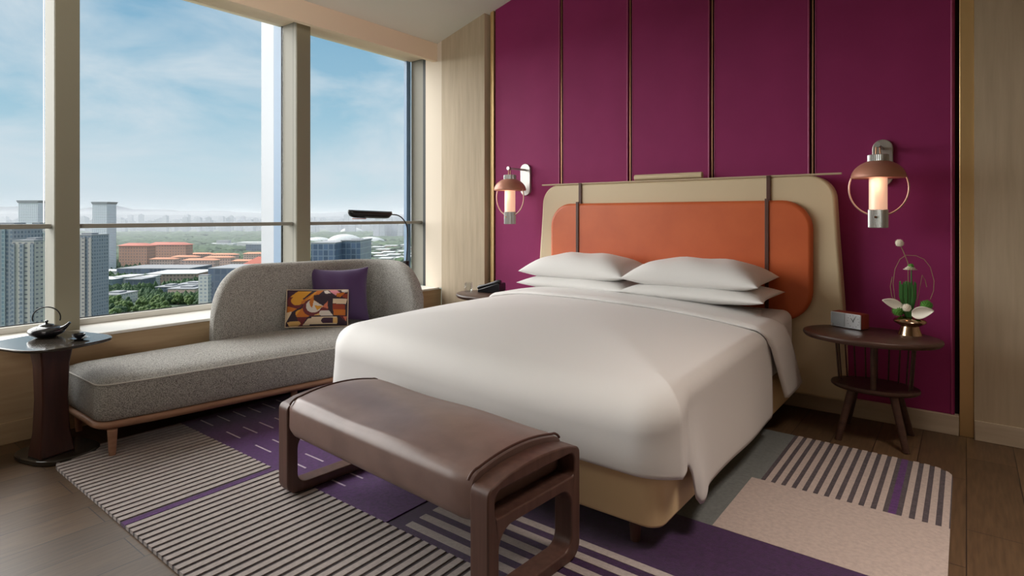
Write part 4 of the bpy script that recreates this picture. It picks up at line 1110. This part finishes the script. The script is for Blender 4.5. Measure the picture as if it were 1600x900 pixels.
for k, (a, c, yt, D, f_, r_) in enumerate(((143, 184, 424, 1180, 'fac_pale', 'roof_white'), (140, 176, 437, 960, 'fac_greyblue', 'roof_white'), (179, 201, 433, 985, 'fac_pale', 'roof_white'), (196, 220, 437, 950, 'fac_dark', 'roof_grey'), (213, 228, 434, 985, 'fac_pale', 'roof_white'))):
    bldg('low_building', ['white podium at the foot of the white tower', 'pale blue-grey low building beside the grey apartment tower', 'white terraced low building above the trees', 'plain dark grey hall above the park trees', 'small white building at the edge of the park'][k], 'building', a, c, yt, D, 40, f_, r_, overhang=2)
for k, (a, c, yt, D, f_) in enumerate(((243, 268, 449, 900, 'fac_dark'), (262, 304, 452, 850, 'fac_pink'), (276, 312, 445, 930, 'fac_pale'), (150, 186, 461, 800, 'fac_pale'))):
    bldg('low_building', ['dark low roof cluster in front of the white-roofed hall', 'pinkish low building among trees near the sofa back', 'pale low building with rooftop plant near the sofa back', 'small pale roofs among the nearest park trees'][k], 'building', a, c, yt, D, 40, f_, 'roof_grey', overhang=1, top_box=3)
bldg('office_block', 'pale gridded office slab just left of the chaise back', 'building', 310, 325, 431, 700, 8, 'fac_pale')
bldg('office_block', 'dark navy office block rising behind the chaise back', 'building', 325, 385, 420, 720, 60, 'fac_dark', 'roof_grey')
bldg('villa', 'long cream building with a small dome among distant trees', 'building', 322, 364, 381, 2400, 60, 'fac_pale', 'roof_white', top_box=14)
bldg('long_hall', 'long pale hall among distant trees left of the window fin', 'building', 370, 440, 379, 2300, 60, 'fac_pale', 'roof_white')
bldg('office_block', 'grey city block above the orange roofs left of the window fin', 'building', 384, 410, 382, 1900, 60, 'fac_dark', 'roof_grey')
# right pane
bldg('glass_office', 'dark blue glass office building directly above the chaise back', 'building', 486, 524, 381, 620, 50, 'fac_glass', 'roof_grey', overhang=0)
bldg('glass_office', 'dark blue glass office wing with a set-back roof, right of its neighbour', 'building', 534, 563, 377, 645, 50, 'fac_glass', 'roof_grey', overhang=1, top_box=2)
def dome(px0, px1, ytop, D, label, d=.5):
    w = (px1-px0)/FPX*D; x, y = far((px0+px1)/2, D); h = zpx(ytop, D)-GZ
    b = B(); R_ = []
    for k in range(0, 10): a = radians(90*k/9); R_.append((w/2*cos(a), h*sin(a)))
    lathe(b, R_, (0, 0, 0), 40, (1, d)); o = finish(b, 'stadium_dome', 'roof_white', smooth=180); o.location = (x, y, GZ); o.rotation_euler = (0, 0, TH); tag(o, label, 'stadium', 'white stadium roofs')
FOOT += [(*far(px_, D_), w_) for px_, D_, w_ in ((539, 2750, 115), (497, 2800, 90), (579, 2700, 90))]
dome(512, 566, 366, 2750, 'tallest white stadium dome above the glass office building'); dome(476, 518, 370.5, 2800, 'low white stadium roof left of the tallest dome'); dome(556, 602, 370, 2700, 'low white stadium roof right of the tallest dome'); dome(532, 568, 355.5, 4450, 'small far white hall roof beyond the stadium domes')
for k, (a, c, yt, D) in enumerate(((583, 592, 347, 3300), (593, 601, 349, 3250), (602, 611, 346, 3350), (612, 620, 350, 3300), (621, 629, 352, 3250), (630, 640, 350, 3300))):
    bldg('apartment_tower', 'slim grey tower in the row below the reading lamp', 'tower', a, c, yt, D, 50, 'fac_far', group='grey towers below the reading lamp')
for k in range(16):
    px = 568 + (k*37 % 78); py = 381+ (k*17 % 24); D = dist(py+4)
    bldg('low_building', 'small pale building on the open ground right of the glass office', 'building', px, px+10+(k*7 % 14), py, D, 40, 'fac_pale' if k % 3 else 'fac_pink', 'roof_white', group='small buildings right of the glass office', overhang=3)
# band of far residential towers
r = random.Random(11)
protos = []
for k in range(5):
    w = 45; h = 72+k*12
    b = B(); box(b, -w/2, w/2, 0, 30, 0, h); box(b, -w*.2, w*.25, 8, 20, h, h+6)
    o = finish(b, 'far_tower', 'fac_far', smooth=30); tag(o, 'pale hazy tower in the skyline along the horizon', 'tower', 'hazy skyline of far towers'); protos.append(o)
spots = []
for i in range(210):
    px = -60 + i*3.55 + r.uniform(-1, 1)
    if 440 < px < 478 or 85 < px < 122: continue
    for _ in range(60):
        D = r.uniform(4250, 5900); x, y = far(px, D)
        if all((x-a)**2+(y-c)**2 > 62**2 for a, c in spots) and not (4350 < D < 4600 and 520 < px < 580): break
    spots.append((x, y))
    o = protos[i % 5] if i < 5 else protos[i % 5].copy()
    if i >= 5: COL.objects.link(o)
    o.location = (x, y, GZ); o.rotation_euler = (0, 0, TH+r.uniform(-.2, .2)); k = r.uniform(.7, 1.15); o.scale = (r.uniform(.6, 1.1), 1, k)

# trees: a canopy nobody could count, and the nearest ones as trees
def blob_points(n, f):
    return [f() for _ in range(n)]
ico = B(); bmesh.ops.create_icosphere(ico, subdivisions=1, radius=1.0); icov = [v.co.copy() for v in ico.verts]; icof = [[v.index for v in f.verts] for f in ico.faces]; ico.free()
def canopy(name, pts, m, label):
    pts = [p for p in pts if all((p[0]-fx)**2+(p[1]-fy)**2 > (fr+p[2])**2 for fx, fy, fr in FOOT)]
    vs, fs = [], []; rr = random.Random(9)
    for (x, y, s, h) in pts:
        o_ = len(vs); a = rr.uniform(0, 6.28); ca, sa = cos(a), sin(a)
        for v in icov:
            j = rr.uniform(.8, 1.2); vs.append((x+(v.x*ca-v.y*sa)*s*j, y+(v.x*sa+v.y*ca)*s*j, GZ+h*.35+v.z*h*.6*j))
        for f in icof: fs.append([i+o_ for i in f])
    me = bpy.data.meshes.new(name); me.from_pydata(vs, [], fs); me.materials.append(M[m]); o = bpy.data.objects.new(name, me); COL.objects.link(o)
    tag(o, label, 'trees', kind='stuff')
pts = []
for _ in range(7500):
    D = 800*(1480/800)**r.random(); px = r.uniform(120, 460); x, y = far(px, D); py = HY+FPX*120/D
    if not (443 < py < 495 and px < 330 or r.random() < .25): continue
    pts.append((x, y, r.uniform(3.5, 7), r.uniform(9, 17)))
canopy('park_canopy', pts, 'canopy', 'green tree canopy of the park filling the middle distance')
pts = []
for _ in range(5200):
    D = 1540*(4150/1540)**r.random(); px = r.uniform(-60, 690)
    if r.random() < .3*sin(D*.004+px*.02): continue
    x, y = far(px, D); s = D/1500; pts.append((x, y, r.uniform(12, 22)*s**.8, r.uniform(9, 14)*s**.3))
canopy('woodland_canopy', pts, 'canopy', 'hazy green belt of distant woodland below the skyline')
def tree_proto(seed):
    rr = random.Random(seed); b = B()
    for k in range(34):
        a = rr.uniform(0, 6.28); q = rr.uniform(0, 5.2); bmesh.ops.create_icosphere(b, subdivisions=1, radius=rr.uniform(1.3, 2.4), matrix=Matrix.Translation((q*cos(a), q*sin(a), rr.uniform(5, 12)-q*.5)))
    for v in b.verts: v.co += Vector((rr.uniform(-.35, .35), rr.uniform(-.35, .35), rr.uniform(-.35, .35)))
    return b
tp = []
for k in range(3):
    t = thing('park_tree', 'leafy green tree in the park close below the window', 'tree', (0, 0, 0), 'nearest trees in the park')
    finish(tree_proto(k), 'crown', 'canopy_light' if k % 2 == 0 else 'canopy', t, smooth=180); b = B(); tube(b, [(0, 0, 0), (0, 0, 7)], [.5, .3], 8); finish(b, 'trunk', 'dark_wood', t); tp.append(t)
tspots = []
for i in range(110):
    D = r.uniform(640, 800); px = r.uniform(141, 270) if i < 80 else r.uniform(200, 320); x, y = far(px, D)
    if any((x-a)**2+(y-c)**2 < 12.5**2 for a, c in tspots): continue
    tspots.append((x, y))
    k = len(tspots)-1; o = tp[k] if k < 3 else dup(tp[k % 3], (x, y, GZ)); o.location = (x, y, GZ); s = r.uniform(.95, 1.4); o.scale = (s, s, s); o.rotation_euler = (0, 0, r.uniform(0, 6))

# haze over the city: a real volume of air, beginning well beyond the glass
hv = bpy.data.materials.new('haze'); hv.use_nodes = True; t = hv.node_tree; t.nodes.clear()
o_ = t.nodes.new('ShaderNodeOutputMaterial'); sc = t.nodes.new('ShaderNodeVolumeScatter'); sc.inputs['Color'].default_value = (.93, .96, 1, 1); sc.inputs['Density'].default_value = .00017; sc.inputs['Anisotropy'].default_value = 0.0
t.links.new(sc.outputs[0], o_.inputs['Volume']); M['haze'] = hv
b = B(); P_ = [far(-900, 1145), far(1500, 1145), far(1500, 9500), far(-900, 9500)]; prism(b, P_, GZ-.5, GZ+175); o = finish(b, 'haze', 'haze'); tag(o, 'pale blue haze hanging over the distant city', 'haze', kind='stuff')
